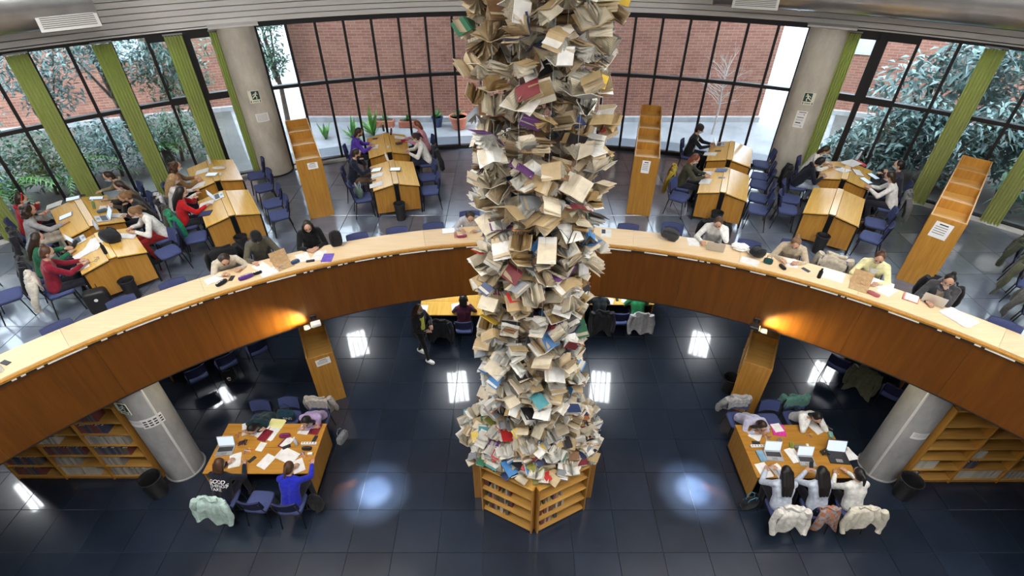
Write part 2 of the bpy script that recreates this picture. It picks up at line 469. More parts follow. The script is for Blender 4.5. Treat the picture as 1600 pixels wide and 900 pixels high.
# long curved reading counter
ctr = thing('reading_counter', 'long curved pale oak reading counter along the balcony edge', 'counter', (0, 0, 0))
ce = [-84, -70, -58, -46.5, -35, -23.5, -12, 0.5, 12, 23.5, 35, 46.5, 58, 70, 84]
for a, b in zip(ce, ce[1:]):
    m = MB(); m.arc(YB, RB + 0.03, RB + 0.635, ZC - 0.04, ZC, a + .01, b - .01, 12); m.build('worktop', 'counter_oak', ctr, 40)
m = MB(); m.arc(YB, RB - 0.03, RB + 0.028, ZC - 0.055, ZC - 0.022, -84, 84, 120); m.build('front_lip', 'oak', ctr, 40)
m = MB(); m.arc(YB, RB - 0.034, RB - 0.004, ZC - 0.085, ZC - 0.056, -84, 84, 120); m.build('lip_gap', 'black_plastic', ctr)  # black strip drawn for the gap under the lip
a = -60.0; k = 0
while a < 60:
    w = rnd.choice((0.5, 1.6, 2.2, 3.0, 0.35, 2.6)); 
    m = MB(); m.arc(YB, RB - 0.040, RB - 0.034, ZC - 0.080, ZC - 0.058, a, a + w, 4); m.build('gap_light_strip', 'white_plastic', ctr)  # white strips standing in for light showing through the lip gap
    a += w + rnd.choice((0.3, 0.8, 1.5, 1.1, 0.2)); k += 1
for a in range(-78, 82, 12):
    m = MB(); m.box((0, 0, 0), (0.05, 0.5, 0.70)); m.build('support', 'black_steel', ctr, False, polB(RB + 0.36, a, U + 0.35), (0, 0, -R_(a)))
# ---------------------------------------------------------------- concrete columns
def column(label, p, r, z0, z1, mat, ridge=None):
    t = thing('concrete_column', label, 'column', (p.x, p.y, z0))
    m = MB(); m.lathe([(r, 0), (r, (z1 - z0) * .45), (r, (z1 - z0))], 36); m.build('shaft', mat, t, 40)
    if mat == 'concrete':
        for zz in (1.25, 2.5):
            m = MB(); m.lathe([(r + .002, zz - .006), (r + .004, zz), (r + .002, zz + .006)], 36, caps=False); m.build('casting_seam', mat, t, True)
    m = MB(); m.lathe([(r + .03, 0.0), (r + .03, 0.02), (r + .001, 0.035)], 36, caps=False); m.build('foot_ring', 'black_plastic' if mat == 'concrete' else 'grey_paint', t, 40)
    if ridge is not None:
        m = MB(); m.box((r * math.cos(ridge), r * math.sin(ridge), (z1 - z0) / 2), (0.03, 0.03, z1 - z0)); m.build('cable_duct', 'white_plastic', t)
    return t
colL = column('tall concrete column left of the central windows', polW(15.30, -26.75), 0.42, U, 6.80, 'concrete')
colR = column('tall concrete column right of the central windows', polW(15.30, 27.75), 0.42, U, 6.80, 'concrete')
lcL = Vector((-6.98, 6.21, 0)); lcR = Vector((7.11, 6.19, 0))
column('grey concrete column at the left shelves under the balcony', lcL, 0.34, 0, 2.62, 'concrete_grey', R_(-35))
column('grey concrete column at the right shelves under the balcony', lcR, 0.34, 0, 2.62, 'concrete_grey', R_(-145))
# ---------------------------------------------------------------- curved glazing
ZT, ZM = 6.72, 5.26
def glazing(name, angs, label, skip_low=(), thick=(), gap_top=None):
    o = thing(name, label, 'window'); del o['category']; o['kind'] = 'structure'
    a0, a1 = angs[0], angs[-1]; n = max(8, int((a1 - a0) * 1.2))
    for z0, z1, nm, dr in ((ZT - .02, ZT + .08, 'head_rail', .07), (U, U + .09, 'bottom_rail', .07)):
        m = MB(); m.arc(YW, RW - dr, RW + dr, z0, z1, a0 - .2, a1 + .2, n); m.build(nm, 'frame_black', o)
    for i, a in enumerate(angs):
        w = 0.13 if i in thick else 0.065
        m = MB(); m.box((0, 0, (ZT + U) / 2), (w, 0.15, ZT - U)); m.build('mullion', 'frame_black', o, False, polW(RW, a), (0, 0, -R_(a)))
    for i in range(len(angs) - 1):
        a, b = angs[i], angs[i + 1]; mid = (a + b) / 2; w = 2 * RW * math.sin(R_((b - a) / 2))
        fr = 0.16 if (i in thick or i + 1 in thick) else 0.085
        m = MB(); m.box((0, 0, 0), (w, 0.13, fr)); m.build('transom', 'frame_black', o, False, polW(RW * math.cos(R_((b - a) / 2)), mid, ZM), (0, 0, -R_(mid)))
        for lo, hi, low in ((U + .09, ZM - .04, True), (ZM + .04, ZT - .02, False)):
            if low and i in skip_low: continue
            m = MB(); m.box((0, 0, 0), (w - .05, 0.012, hi - lo)); m.build('pane', 'tinted_glass', o, False, polW(RW * math.cos(R_((b - a) / 2)) + .02, mid, (lo + hi) / 2), (0, 0, -R_(mid)))
        if fr > .1:
            z = (ZT + ZM) / 2; sd = -1 if i in thick else 1
            for (px, pz, dx, dz) in ((0, ZT - .08 - z, w, .12), (sd * (w / 2 - .06), 0, .12, ZT - ZM)):
                m = MB(); m.box((px, 0, pz), (dx, 0.12, dz)); m.build('casement_frame', 'frame_black', o, False, polW(RW - .01, mid, z), (0, 0, -R_(mid)))
    return o
cen = [-25.1 + (26.2 + 25.1) / 20 * i for i in range(21)]
glazing('window_2', cen, 'wide curved central window wall with black mullions', skip_low=(7, 8))
lef = [-64.6, -62, -59.4, -56.8, -54.2, -51.6, -49.2, -46.6, -44.2, -41.64, -39.1, -36.2, -33.64, -30.9, -28.4]
glazing('window_1', lef, 'curved window wall with green blinds on the left', thick=(13,))
rig = [29.3, 31.95, 34.57, 37.3, 40.1, 42.7, 45.4, 48.0, 50.6, 53.2, 55.8, 58.4, 61, 63.6]
glazing('window_3', rig, 'curved window wall with green blinds on the right', thick=(1,))
for nm, a0, a1 in (('trim_1', -64, -28.8), ('trim_2', 29.4, 64), ('trim_3', -25, -11)):
    m = MB(); m.arc(YW, RW - .2, RW - .06, U, U + .06, a0, a1, 30); struct(nm, m, 'white_paint', label='white sill strip at the foot of the windows')
# slatted fascia over the windows
fas = MB(); fas.arc(YW, RW + .02, RW + .2, ZT + .06, 10.6, -66, 66, 80); fasc = struct('wall_fascia', fas, 'black_plastic', label='pale metal slatted band above the windows')
for k in range(16):
    z = ZT + .10 + k * .125
    m = MB(); m.arc(YW, RW - .10, RW + .0, z, z + .108, -66, 66, 80); m.build('slat', 'slat_metal', fasc, 40)
for a0_, a1_ in ((-28.9, -24.8), (25.9, 29.8)):
    m = MB(); m.arc(YW, RW - .45, RW + .02, ZT + .075, ZT + .12, a0_, a1_, 6); m.build('column_closer', 'slat_metal', fasc, 40)
m = MB(); m.arc(YW, RW - .13, RW - .09, ZT + .055, ZT + .085, -66, -27.5, 30); m.arc(YW, RW - .13, RW - .09, ZT + .055, ZT + .085, 28.5, 66, 30); m.build('blind_track', 'white_paint', fasc)
# ventilation ducts
def duct(label, a0, a1, grilles):
    t = thing('ventilation_duct', label, 'duct')
    r, rc, zc = 0.52, 14.15, 7.76
    n = int(abs(a1 - a0) / 1.5) + 1
    m = MB(); m.tube([polW(rc, a0 + (a1 - a0) * i / n, zc) for i in range(n + 1)], r, 28); m.build('pipe', 'duct_steel', t, 50)
    for i in range(0, n + 1, 5):
        a = a0 + (a1 - a0) * i / n
        m = MB(); m.tube([polW(rc, a - .12, zc), polW(rc, a + .12, zc)], r + .012, 28); m.build('joint_band', 'duct_steel', t, 40)
    for a, w in grilles:
        g = MB(); g.box((0, 0, 0), (w, 0.08, 0.46)); g.box((0, -.045, 0), (w + .08, .02, .52), 1)
        p = polW(rc - r * .80, a, zc - r * .55)
        q = g.build('grille_box', ['grille', 'slat_metal'], t, False, p, (R_(-35), 0, -R_(a)))
        for k in range(12):
            m = MB(); m.box((0, -.06, -.20 + k * .036), (w - .03, .012, .012)); m.build('louvre', 'grille', q)
duct('pale round air duct with a slotted grille, top left corner', -36.4, -64, [(-38.3, .85), (-50, .85)])
duct('shiny round steel air duct along the top right windows', 17.5, 64, [(21.0, .85), (55, .85)])
# green vertical blinds drawn together
def blind(label, a, w=0.36):
    t = thing('vertical_blind', label, 'blind', polW(RW - .20, a, U), -R_(a), 'green vertical blinds')
    hh = ZT - U
    m = MB(); n = 49
    def fn(u, v):
        x = (u - .5) * w
        return (x, 0.035 * math.sin(u * math.pi * 12) - .02, .05 + v * (hh - .07))
    m.grid(n, 2, fn); m.grid(n, 2, lambda u, v: (fn(u, v)[0], fn(u, v)[1] + .012, fn(u, v)[2])); m.build('vanes', 'blind_green', t, False)
    m = MB(); m.box((0, .0, hh + .01), (w + .03, .05, .03)); m.build('head_rail', 'grey_paint', t)
    m = MB(); m.tube([(w / 2, .02, .03), (0, -.06, .02), (-w / 2, .02, .03)], .008, 5); m.build('bottom_chain', 'white_plastic', t)
for a, l in ((-28.35, 'beside the concrete column, left windows'), (-31.7, 'second from the left concrete column'), (-36.85, 'third from the left concrete column'), (-42.35, 'fourth from the left concrete column'), (-48.6, 'at the left picture edge behind the red hooded reader'), (-54.2, 'leftmost, near the outer wall'),
             (29.7, 'beside the concrete column, right windows'), (39.6, 'behind the far right desk, left of the tall bookcase'), (45.2, 'right of the tall bookcase by the window'), (50.7, 'rightmost, near the outer wall')):
    blind('green vertical blind ' + l, a, 0.30 if abs(abs(a) - 29) < 1 else 0.37)
# signs and notices on the columns
def running_man(t, w, hh, flip=1, M=None):
    m = MB()
    def poly(pts, y, mi=0):
        m.add([(x * w * flip, y, z * hh) for x, z in pts], [tuple(range(len(pts))) if flip < 0 else tuple(reversed(range(len(pts))))], mi)
    m.box((0, 0, 0), (w, .012, hh)); m.build('plate', 'sign_cream', t)
    m = MB(); poly([(-.22, .46), (.46, .46), (.46, -.22), (-.22, -.22)], -.008); m.build('green_field', 'sign_green', t)
    m = MB()
    k = [(.20 + .07 * math.cos(i * math.pi / 4), .34 + .06 * math.sin(i * math.pi / 4)) for i in range(8)]
    m.add([(x * w * flip, -.010, z * hh) for x, z in k], [tuple(range(8))])
    for seg, wd in ((((.16, .28), (.08, .08)), .06), (((.14, .26), (-.06, .20)), .03), (((-.06, .20), (-.12, .10)), .03), (((.16, .26), (.32, .18)), .03), (((.08, .08), (.20, -.02)), .04), (((.20, -.02), (.14, -.18)), .04), (((.08, .08), (-.06, .0)), .04), (((-.06, .0), (-.18, -.10)), .04)):
        (x0, z0), (x1, z1) = seg; dx, dz = x1 - x0, z1 - z0; l = math.hypot(dx, dz); nx, nz = -dz / l * wd, dx / l * wd
        m.add([(x * w * flip, -.010, z * hh) for x, z in ((x0 + nx, z0 + nz), (x1 + nx, z1 + nz), (x1 - nx, z1 - nz), (x0 - nx, z0 - nz))], [(0, 1, 2, 3)])
    m.build('running_figure', 'sign_cream', t)
    m = MB()
    for x in (-.40, .40):
        m.box((x * w, -.008, -.36 * hh), (.07 * w, .004, .18 * hh))
    for i in range(5): m.box(((-.2 + .1 * i) * w, -.008, -.36 * hh), (.05 * w, .004, .10 * hh))
    m.build('lettering_band', 'sign_green', t)
def on_col(p, r, ang, z): # outward direction angle (deg, 0 = towards -y, positive towards +x)
    d = Vector((math.sin(R_(ang)), -math.cos(R_(ang)), 0)); q = Vector((p.x, p.y, 0)) + d * r
    return (q.x, q.y, z), R_(ang)
def sheet_notice(label, p, r, ang, z, w, hh, bars, tilt=0):
    l, a = on_col(p, r + .006, ang, z)
    t = thing('paper_notice', label, 'notice', l, a, rot=(0, R_(tilt), a))
    m = MB(); m.grid(7, 2, lambda u, v: ((u - .5) * w, r - math.sqrt(max(0, r * r - ((u - .5) * w) ** 2)), (v - .5) * hh)); m.build('sheet', 'paper_white', t)
    m = MB()
    for (x0, x1, z, th) in bars:
        m.grid(4, 2, lambda u, v: ((x0 + (x1 - x0) * u - .5) * w, r - math.sqrt(max(0, r * r - ((x0 + (x1 - x0) * u - .5) * w) ** 2)) - .003, (z - .5 + (v - .5) * th) * hh))
    m.build('print', 'ink', t)
pL = polW(15.30, -26.75); pR = polW(15.30, 27.75)
for nm, p, r, ang, z, fl_, w in (('dark green emergency exit sign on the left gallery column', pL, .42, 24, 5.25, 1, .26), ('dark green emergency exit sign on the right gallery column', pR, .42, -22, 5.24, -1, .26), ('dark green emergency exit sign on the lower left column', lcL, .34, -12, 2.22, 1, .24)):
    l, a = on_col(p, r + .02, ang, z); t = thing('exit_sign', nm, 'sign', l, a); running_man(t, w, w * 1.15, fl_)
lines = [(0.08, .9, .86 - i * .12, .025) for i in range(7)]
sheet_notice('white printed notice below the exit sign, left gallery column', pL, .42, 30, 4.72, .30, .21, lines)
sheet_notice('tall white notice with bold black headings, right gallery column', pR, .42, -27, 4.72, .24, .42, [(.2, .9, .92, .04), (.1, .8, .80, .012), (.7, .8, .80, .05), (.15, .8, .62, .04), (.1, .8, .5, .012), (.1, .8, .44, .012), (.15, .65, .30, .06), (.1, .8, .16, .012), (.7, .78, .1, .04)])
sheet_notice('small white notice on the lower right column', lcR, .34, -5, 1.45, .28, .17, lines[:5])
sheet_notice('white printed notice sheet on the lower left column', lcL, .34, -8, 1.78, .28, .17, lines[:4])
sheet_notice('wide white notice with big letters, lower left column', lcL, .34, 38, 1.76, .34, .24, [(.08 + .24 * i, .24 + .24 * i, .72 - .24 * j, .13) for i in range(4) for j in range(3)])
# ---------------------------------------------------------------- lamps
def troffer(label, p, a):
    t = thing('fluorescent_fitting', label, 'ceiling light', (p.x, p.y, 2.55), -R_(a), 'fluorescent fittings under the gallery')
    m = MB()
    for s in (-1, 1): m.box((s * .31, 0, -.03), (.02, 1.26, .06)); m.box((0, s * .62, -.03), (.60, .02, .06))
    m.box((0, 0, -.005), (.6, 1.22, .01)); m.build('housing', 'white_paint', t)
    for k in range(4):
        m = MB(); m.box((-.225 + k * .15, 0, -.022), (.10, 1.2, .02)); m.build('tube', 'tube_glow', t)
    m = MB()
    for k in range(9): m.box((0, -.53 + k * .132, -.05), (.6, .006, .03))
    for k in range(3): m.box((-.15 + k * .15, 0, -.05), (.012, 1.22, .03))
    m.build('louvre_grid', 'slat_metal', t)
for l, r, a in (('left of the book column near the void', 11.72, -9.6), ('right of the book column near the void', 11.78, 11.3), ('above the left low bookcase', 14.45, -21.9), ('above the right low bookcase', 14.6, 23.5), ('towards the left wall', 14.5, -38.4), ('towards the right wall', 15.1, 37.4), ('at the far left under the gallery', 14.6, -56.1)):
    troffer('white louvred fluorescent fitting ' + l, polB(r, a), a)
def added_panel(x, y):
    t = thing('added_light_panel', 'added square light panel above the void, out of view', 'ceiling light', (x, y, 10.5), 0, 'added light panels above the void')
    m = MB(); m.box((0, 0, -.03), (1.3, 1.3, .06)); m.build('housing', 'white_paint', t)
    m = MB(); m.box((0, 0, -.065), (1.2, 1.2, .012)); m.build('diffuser', 'panel_glow', t)
for x in (-7.5, -4.5, -1.5, 1.5, 4.5, 7.5):  # unseen panels added to light the hall, kept clear of floor reflections
    for y in (0.8, 3.8, 6.6):
        if abs(x) > 2 or y < 1: added_panel(x, y)
for x, y, l in ((-3.02, 5.64, 'left'), (3.20, 5.68, 'right')):  # spots added overhead to make the two floor pools; real source unknown
    t = thing('added_spotlight', 'added round spotlight making the floor light pool %s of the book column' % l, 'spotlight', (x, y, 10.5))
    m = MB(); m.lathe([(.05, 0), (.10, -.02), (.12, -.22), (.11, -.22), (.09, -.10), (.02, -.09)], 20, caps=False); m.build('can', 'slat_metal', t, 40)
    m = MB(); m.lathe([(.001, -.12), (.09, -.12)], 20, caps=False); m.build('lens', 'added_spot_glow', t)
    pass
    for en_, sz_ in ((34000, 4.4), (10000, 8.5)):
        ld = bpy.data.lights.new('pool_beam', 'SPOT'); ld.energy = en_; ld.color = (.76, .88, 1); ld.spot_size = R_(sz_); ld.spot_blend = 1.0; ld.shadow_soft_size = .06
        lo = bpy.data.objects.new('pool_beam', ld); col.objects.link(lo); lo.parent = t; lo.location = (0, 0, -.15)
def wall_spot(label, a, aim):
    p = polB(RB - .05, a, 2.75)
    t = thing('wall_spotlight', label, 'spotlight', p, -R_(a))
    m = MB(); m.box((0, .03, 0), (.12, .03, .10), ch=.01); m.box((0, -.05, 0), (.03, .16, .03)); m.build('bracket', 'black_plastic', t)
    m = MB(); m.box((aim * -.02, -.20, .0), (.17, .13, .07), ch=.012); m.build('lamp_body', 'black_plastic' if aim > 0 else 'white_plastic', t)
    m = MB(); m.box((aim * .07, -.20, 0.002), (.012, .10, .05)); m.build('lens', 'warm_lens', t)
    m = MB(); m.box((aim * .13, -.20, -.032), (.16, .16, .008)); m.build('added_shield', 'black_plastic', t)  # plate added to hide the beam source from the floor's reflection
    ld = bpy.data.lights.new('spot_beam', 'SPOT'); ld.energy = 110; ld.color = (1, .84, .42); ld.spot_size = R_(110); ld.spot_blend = .9; ld.shadow_soft_size = .04
    lo = bpy.data.objects.new('spot_beam', ld); col.objects.link(lo); lo.parent = t
    lo.location = (aim * .10, -.24, 0.0); d = Vector((aim * .8, .55, -.14)); lo.rotation_euler = d.to_track_quat('-Z', 'Y').to_euler()
wall_spot('small pale spotlight lighting the left balcony front', -25.9, -1)
wall_spot('small black spotlight lighting the right balcony front', 27.2, 1)
# ---------------------------------------------------------------- outside the windows
m = MB(); m.arc(YW, RW + .07, 60, U - .3, U - .03, -100, 100, 60); struct('ground_outside', m, 'paving', label='pale paved courtyard outside the windows')
for nm_, a0, a1 in (('left', -75, -29), ('right', 31, 75)):
    m = MB(); m.arc(YW, RW + .25, 24, U - .2, U - .005, a0, a1, 30); struct('ground_garden', m, 'earth', label='dark planted earth outside the %s windows' % nm_)
def brick_wall(label, x0, y0, x1, y1, z1, wins=()):
    L = math.hypot(x1 - x0, y1 - y0)
    t = thing('brick_building', label, 'building', (x0, y0, U - .1), math.atan2(y1 - y0, x1 - x0))
    m = MB(); m.box((L / 2, .2, z1 / 2), (L, .4, z1)); m.build('wall', 'brick', t)
    m = MB(); m.box((L / 2, -.06, .12), (L, .14, .24)); m.build('plinth', 'concrete_grey', t)
    for (wx, wz, ww, wh) in wins:
        m = MB(); m.box((wx, -.01, wz), (ww, .06, wh)); q = m.build('window', 'white_paint', t)
        m = MB(); m.box((wx, -.045, wz), (ww - .1, .02, wh - .1)); m.build('pane', 'clear_plastic', q)
brick_wall('long red brick building straight behind the central windows', -7.3, 17.5, 8.0, 17.5, 4.1)
brick_wall('red brick wing beyond the left windows', -22, 14.5, -9.6, 18.8, 4.4, [(9.9, 2.9, .9, 1.9)])
brick_wall('red brick wing beyond the right windows', 9.7, 18.6, 22, 14.2, 4.4, [(1.4, 3.0, .9, 1.9)])
def leaf_cloud(mb, c, r, n, ll, lw, rg, curl=.3, mi=0, flat=.6):
    for _ in range(n):
        while True:
            p = Vector((rg.uniform(-1, 1), rg.uniform(-1, 1), rg.uniform(-1, 1)))
            if p.length <= 1: break
        q = Vector((c[0] + p.x * r[0], c[1] + p.y * r[1], c[2] + p.z * r[2]))
        d = Vector((rg.uniform(-1, 1), rg.uniform(-1, 1), rg.uniform(-.7, .6))).normalized()
        sd = d.cross(Vector((rg.uniform(-.4, .4), rg.uniform(-.4, .4), 1))).normalized()
        l = ll * rg.uniform(.7, 1.3); w = lw * rg.uniform(.7, 1.2); dn = Vector((0, 0, -curl * l))
        mb.add([q, q + d * l * .45 + sd * w, q + d * l + dn, q + d * l * .45 - sd * w], [(0, 1, 2), (0, 2, 3)], mi)
def tree(label, x, y, hh, blobs, n, ll, lw, mat, seed, trunk=.09):
    rg = random.Random(seed)
    t = thing('tree', label, 'tree', (x, y, U - .05))
    m = MB(); m.tube([(0, 0, 0), (.06, .03, hh * .3), (-.05, .05, hh * .65), (0, 0, hh * .85)], [trunk, trunk * .85, trunk * .6, trunk * .3], 8)
    for b in blobs[:6]: m.tube([(0, 0, hh * .35), (b[0] * .5, b[1] * .5, (hh * .35 + b[2]) / 2), (b[0], b[1], b[2])], [trunk * .5, trunk * .35, trunk * .12], 6)
    m.build('trunk', 'bark', t, True)
    m = MB()
    for b in blobs: leaf_cloud(m, b[:3], b[3:6], n, ll, lw, rg)
    o = m.build('foliage', mat, t); o['kind'] = 'stuff'
tree('slender leafy tree in the gap left of the central brick building', -7.7, 16.9, 4.2, [(-.2, 0, 2.9, .7, .6, .8), (.25, .1, 3.6, .6, .5, .7), (0, 0, 2.1, .5, .5, .5)], 420, .16, .035, 'laurel', 1)
tree('airy grey green tree behind the left windows, tallest there', -11.6, 14.9, 4.6, [(-.8, 0, 3.2, 1.3, 1.0, .9), (.9, -.3, 3.0, 1.2, .9, .9), (0, .3, 4.0, 1.5, .9, .8), (1.7, .4, 2.6, .9, .7, .6)], 620, .17, .03, 'leaf_blue_sheen', 2)
tree('bushy dark tree at the left picture edge outside', -14.2, 11.6, 4.4, [(0, 0, 2.6, 1.5, 1.4, 1.1), (.4, .6, 3.6, 1.4, 1.3, .9), (-.4, -.8, 1.6, 1.2, 1.2, .8)], 800, .18, .04, 'laurel', 3)
tree('small dark leafed shrub tree between the left blinds', -9.7, 15.2, 2.6, [(0, 0, 1.5, .7, .5, .5), (.4, 0, 2.1, .6, .5, .5)], 260, .13, .03, 'laurel', 4, .04)
tree('large broad leafed shrub behind the far right desk', 10.6, 13.9, 4.2, [(-.5, 0, 2.1, 1.1, .8, .9), (.6, -.2, 2.9, 1.1, .8, .8), (-.2, .1, 1.0, 1.0, .8, .6), (1.2, -.3, 1.6, .9, .8, .9)], 520, .26, .055, 'leaf_blue_sheen', 5)
tree('dense broad leafed shrub behind the tall right bookcase', 12.9, 11.9, 4.4, [(0, 0, 2.4, 1.2, 1.2, 1.0), (.5, .3, 3.4, 1.2, 1.0, .8), (-.5, .5, 1.3, 1.1, 1.0, .8), (.6, -.8, 1.5, .9, 1.0, .9)], 560, .26, .055, 'leaf_blue_sheen', 6)
tree('dark broad leafed shrub at the right picture edge outside', 14.3, 9.2, 4.2, [(0, 0, 2.0, 1.2, 1.4, 1.1), (.2, .3, 3.2, 1.2, 1.2, .8)], 700, .24, .05, 'laurel', 8)
for i_, (lb, a, r, hh_, mt, ll) in enumerate((('low dark shrub outside between the second and third left blinds', -34.5, 17.4, 1.5, 'laurel', .14), ('rounded shrub outside between the third and fourth left blinds', -39.5, 17.3, 1.7, 'leaf_blue_sheen', .15), ('wide dark shrub outside at the fourth left blind', -44.5, 17.2, 1.8, 'laurel', .15), ('bushy shrub outside at the leftmost picture edge', -50, 16.9, 2.4, 'leaf_blue_sheen', .16),
        ('tall thin leaved tree outside above the fourth left blind', -41.8, 18.6, 4.6, 'leaf_blue_sheen', .17), ('tall bluish tree outside at the top left corner', -47.2, 18.2, 4.7, 'leaf_blue_sheen', .17), ('dark tree outside above the second left blind', -33.4, 18.2, 4.4, 'laurel', .15),
        ('low broad leafed shrub outside at the far right desk', 34.2, 16.9, 1.5, 'leaf_blue_sheen', .22), ('broad leafed bush outside left of the right blind', 37.3, 16.6, 2.3, 'leaf_blue_sheen', .24), ('broad leafed bush outside behind the right bookcase', 42.3, 16.8, 2.4, 'leaf_blue_sheen', .24), ('dark bush outside between the two right blinds', 47.6, 16.6, 2.2, 'laurel', .22), ('tall dark tree outside at the top right corner', 46.0, 18.6, 4.8, 'laurel', .22), ('high bluish tree outside above the right bookcase', 41.0, 18.8, 4.8, 'leaf_blue_sheen', .22))):
    p_ = polW(r, a); tree(lb, p_.x, p_.y, hh_, ([(-.5, 0, hh_ * .42, .75, .55, hh_ * .36), (.5, .1, hh_ * .5, .75, .55, hh_ * .4), (0, -.1, hh_ * .72, .7, .55, hh_ * .28)] if hh_ < 3 else [(-.7, 0, hh_ * .62, 1.0, .7, .8), (.7, .1, hh_ * .68, 1.0, .7, .8), (0, 0, hh_ * .86, 1.1, .7, .7), (0, .1, hh_ * .45, .8, .6, .6)]), 420, ll, ll * .2, mt, 30 + i_, .05)
rg = random.Random(12)
t = thing('bare_tree', 'leafless pale sapling outside the central window, right side', 'tree', (6.1, 16.3, U - .05))
m = MB(); m.tube([(0, 0, 0), (.03, 0, .8), (-.03, 0, 1.5), (.02, 0, 2.4)], [.035, .03, .022, .006], 6)
for i in range(26):
    z = rg.uniform(.9, 2.1); a = rg.uniform(0, 6.28); l = rg.uniform(.4, 1.0)
    e = Vector((math.cos(a) * l, math.sin(a) * l * .5, z + rg.uniform(.15, .55)))
    m.tube([(0, 0, z), (e.x * .5, e.y * .5, z + (e.z - z) * .65), e], [.012, .008, .003], 4)
    for k in range(2): m.tube([(e.x * .6, e.y * .6, z + (e.z - z) * .7), (e.x * .8 + rg.uniform(-.2, .2), e.y, e.z + rg.uniform(-.05, .3))], [.006, .002], 4)
m.build('branches', 'bare_twig', t)
def palm(label, x, y, n, L, seed, mat='leaf_palm'):
    rg = random.Random(seed); t = thing('palm_plant', label, 'palm', (x, y, U - .05))
    m = MB(); m.lathe([(.16, 0), (.13, .3), (.10, .55)], 10); m.build('stem', 'bark', t)
    for k in range(n):
        a = 6.28 * k / n + rg.uniform(-.2, .2); el = rg.uniform(.5, 1.2); m = MB(); P = []
        for i in range(9):
            s = i / 8; P.append(Vector((math.cos(a) * L * s * math.cos(el * (1 - s * .6)), math.sin(a) * L * s * math.cos(el * (1 - s * .6)), .5 + L * (math.sin(el) * s - .75 * s * s))))
        m.tube(P, [.018 * (1 - .8 * i / 8) for i in range(9)], 4)
        for i in range(1, 9):
            d = (P[i] - P[i - 1]).normalized(); sd = d.cross(Vector((0, 0, 1))).normalized()
            for s in (-1, 1):
                for q in (0, .5):
                    b = P[i - 1].lerp(P[i], q); tip = b + (sd * s + d * .7).normalized() * L * .30 * (1.1 - i / 10) + Vector((0, 0, -.06))
                    m.add([b + d * .02, b - d * .02, tip], [(0, 1, 2)])
        m.build('frond', mat, t)
palm('feathery green palm outside the far left windows', -12.35, 11.3, 14, 1.7, 1)
palm('smaller arching palm beside the feathery one, left windows', -11.5, 12.5, 11, 1.3, 2)
palm('low green palm behind the second left blind', -10.1, 14.0, 10, .9, 3)
def strap_plant(t, n, L, w, seed, z0, mat):
    rg = random.Random(seed)
    for k in range(n):
        a = rg.uniform(0, 6.28); el = rg.uniform(.5, 1.5); m = MB(); l = L * rg.uniform(.7, 1.1); P = []
        for i in range(5):
            s = i / 4; P.append(Vector((math.cos(a) * l * s * math.cos(el), math.sin(a) * l * s * math.cos(el), z0 + l * (math.sin(el) * s - .3 * s * s * math.cos(el)))))
        vs = []
        for i, p in enumerate(P):
            sd = Vector((-math.sin(a), math.cos(a), 0)) * w * math.sin(math.pi * (.15 + .85 * i / 4)); vs += [p - sd, p + sd]
        m.add(vs, [(2 * i, 2 * i + 1, 2 * i + 3, 2 * i + 2) for i in range(4)]); m.build('leaf', mat, t)
for l, x, y, n, L, sd in (('broad leafed green plant outside, left of the purple hoodie reader', -5.35, 15.95, 14, .75, 1), ('tall leafy garden plant outside behind the left bookcase', -4.75, 16.2, 16, .95, 2), ('small garden plant outside next to the left column', -6.2, 15.9, 10, .6, 3)):
    t = thing('garden_plant', l, 'plant', (x, y, U - .04)); strap_plant(t, n, L, .06, sd, 0, 'leaf_palm')
def pot(label, x, y, r, hh, mat, n, L, w, seed):
    t = thing('potted_plant', label, 'potted plant', (x, y, U - .03))
    m = MB(); m.lathe([(r * .68, 0), (r * .95, hh * .86), (r * 1.06, hh * .86), (r * 1.06, hh), (r * .92, hh), (r * .9, hh * .9)], 20); m.build('pot', mat, t, 40)
    m = MB(); m.lathe([(.001, hh * .9), (r * .92, hh * .9)], 20, caps=False); m.build('soil', 'soil', t)
    strap_plant(t, n, L, w, seed, hh * .9, 'leaf_pot')
pot('snake plant in a dark blue pot outside the open door', -2.80, 17.0, .19, .32, 'pot_blue', 16, .42, .025, 4)
pot('small green plant in a large terracotta pot outside', -2.08, 16.85, .30, .40, 'terracotta', 14, .40, .03, 5)
for l, x, y, sd in (('rectangular terracotta planter with a low plant outside', -3.75, 16.95, 6), ('low clay planter left of the rectangular one outside', -4.55, 17.0, 7)):
    t = thing('planter', l, 'planter', (x, y, U - .03))
    m = MB(); m.box((0, 0, .11), (.62, .26, .22), ch=.015); m.build('trough', 'terracotta', t)
    m = MB(); m.box((0, 0, .222), (.56, .2, .006)); m.build('soil', 'soil', t)
    strap_plant(t, 12, .34, .03, sd, .2, 'leaf_pot')
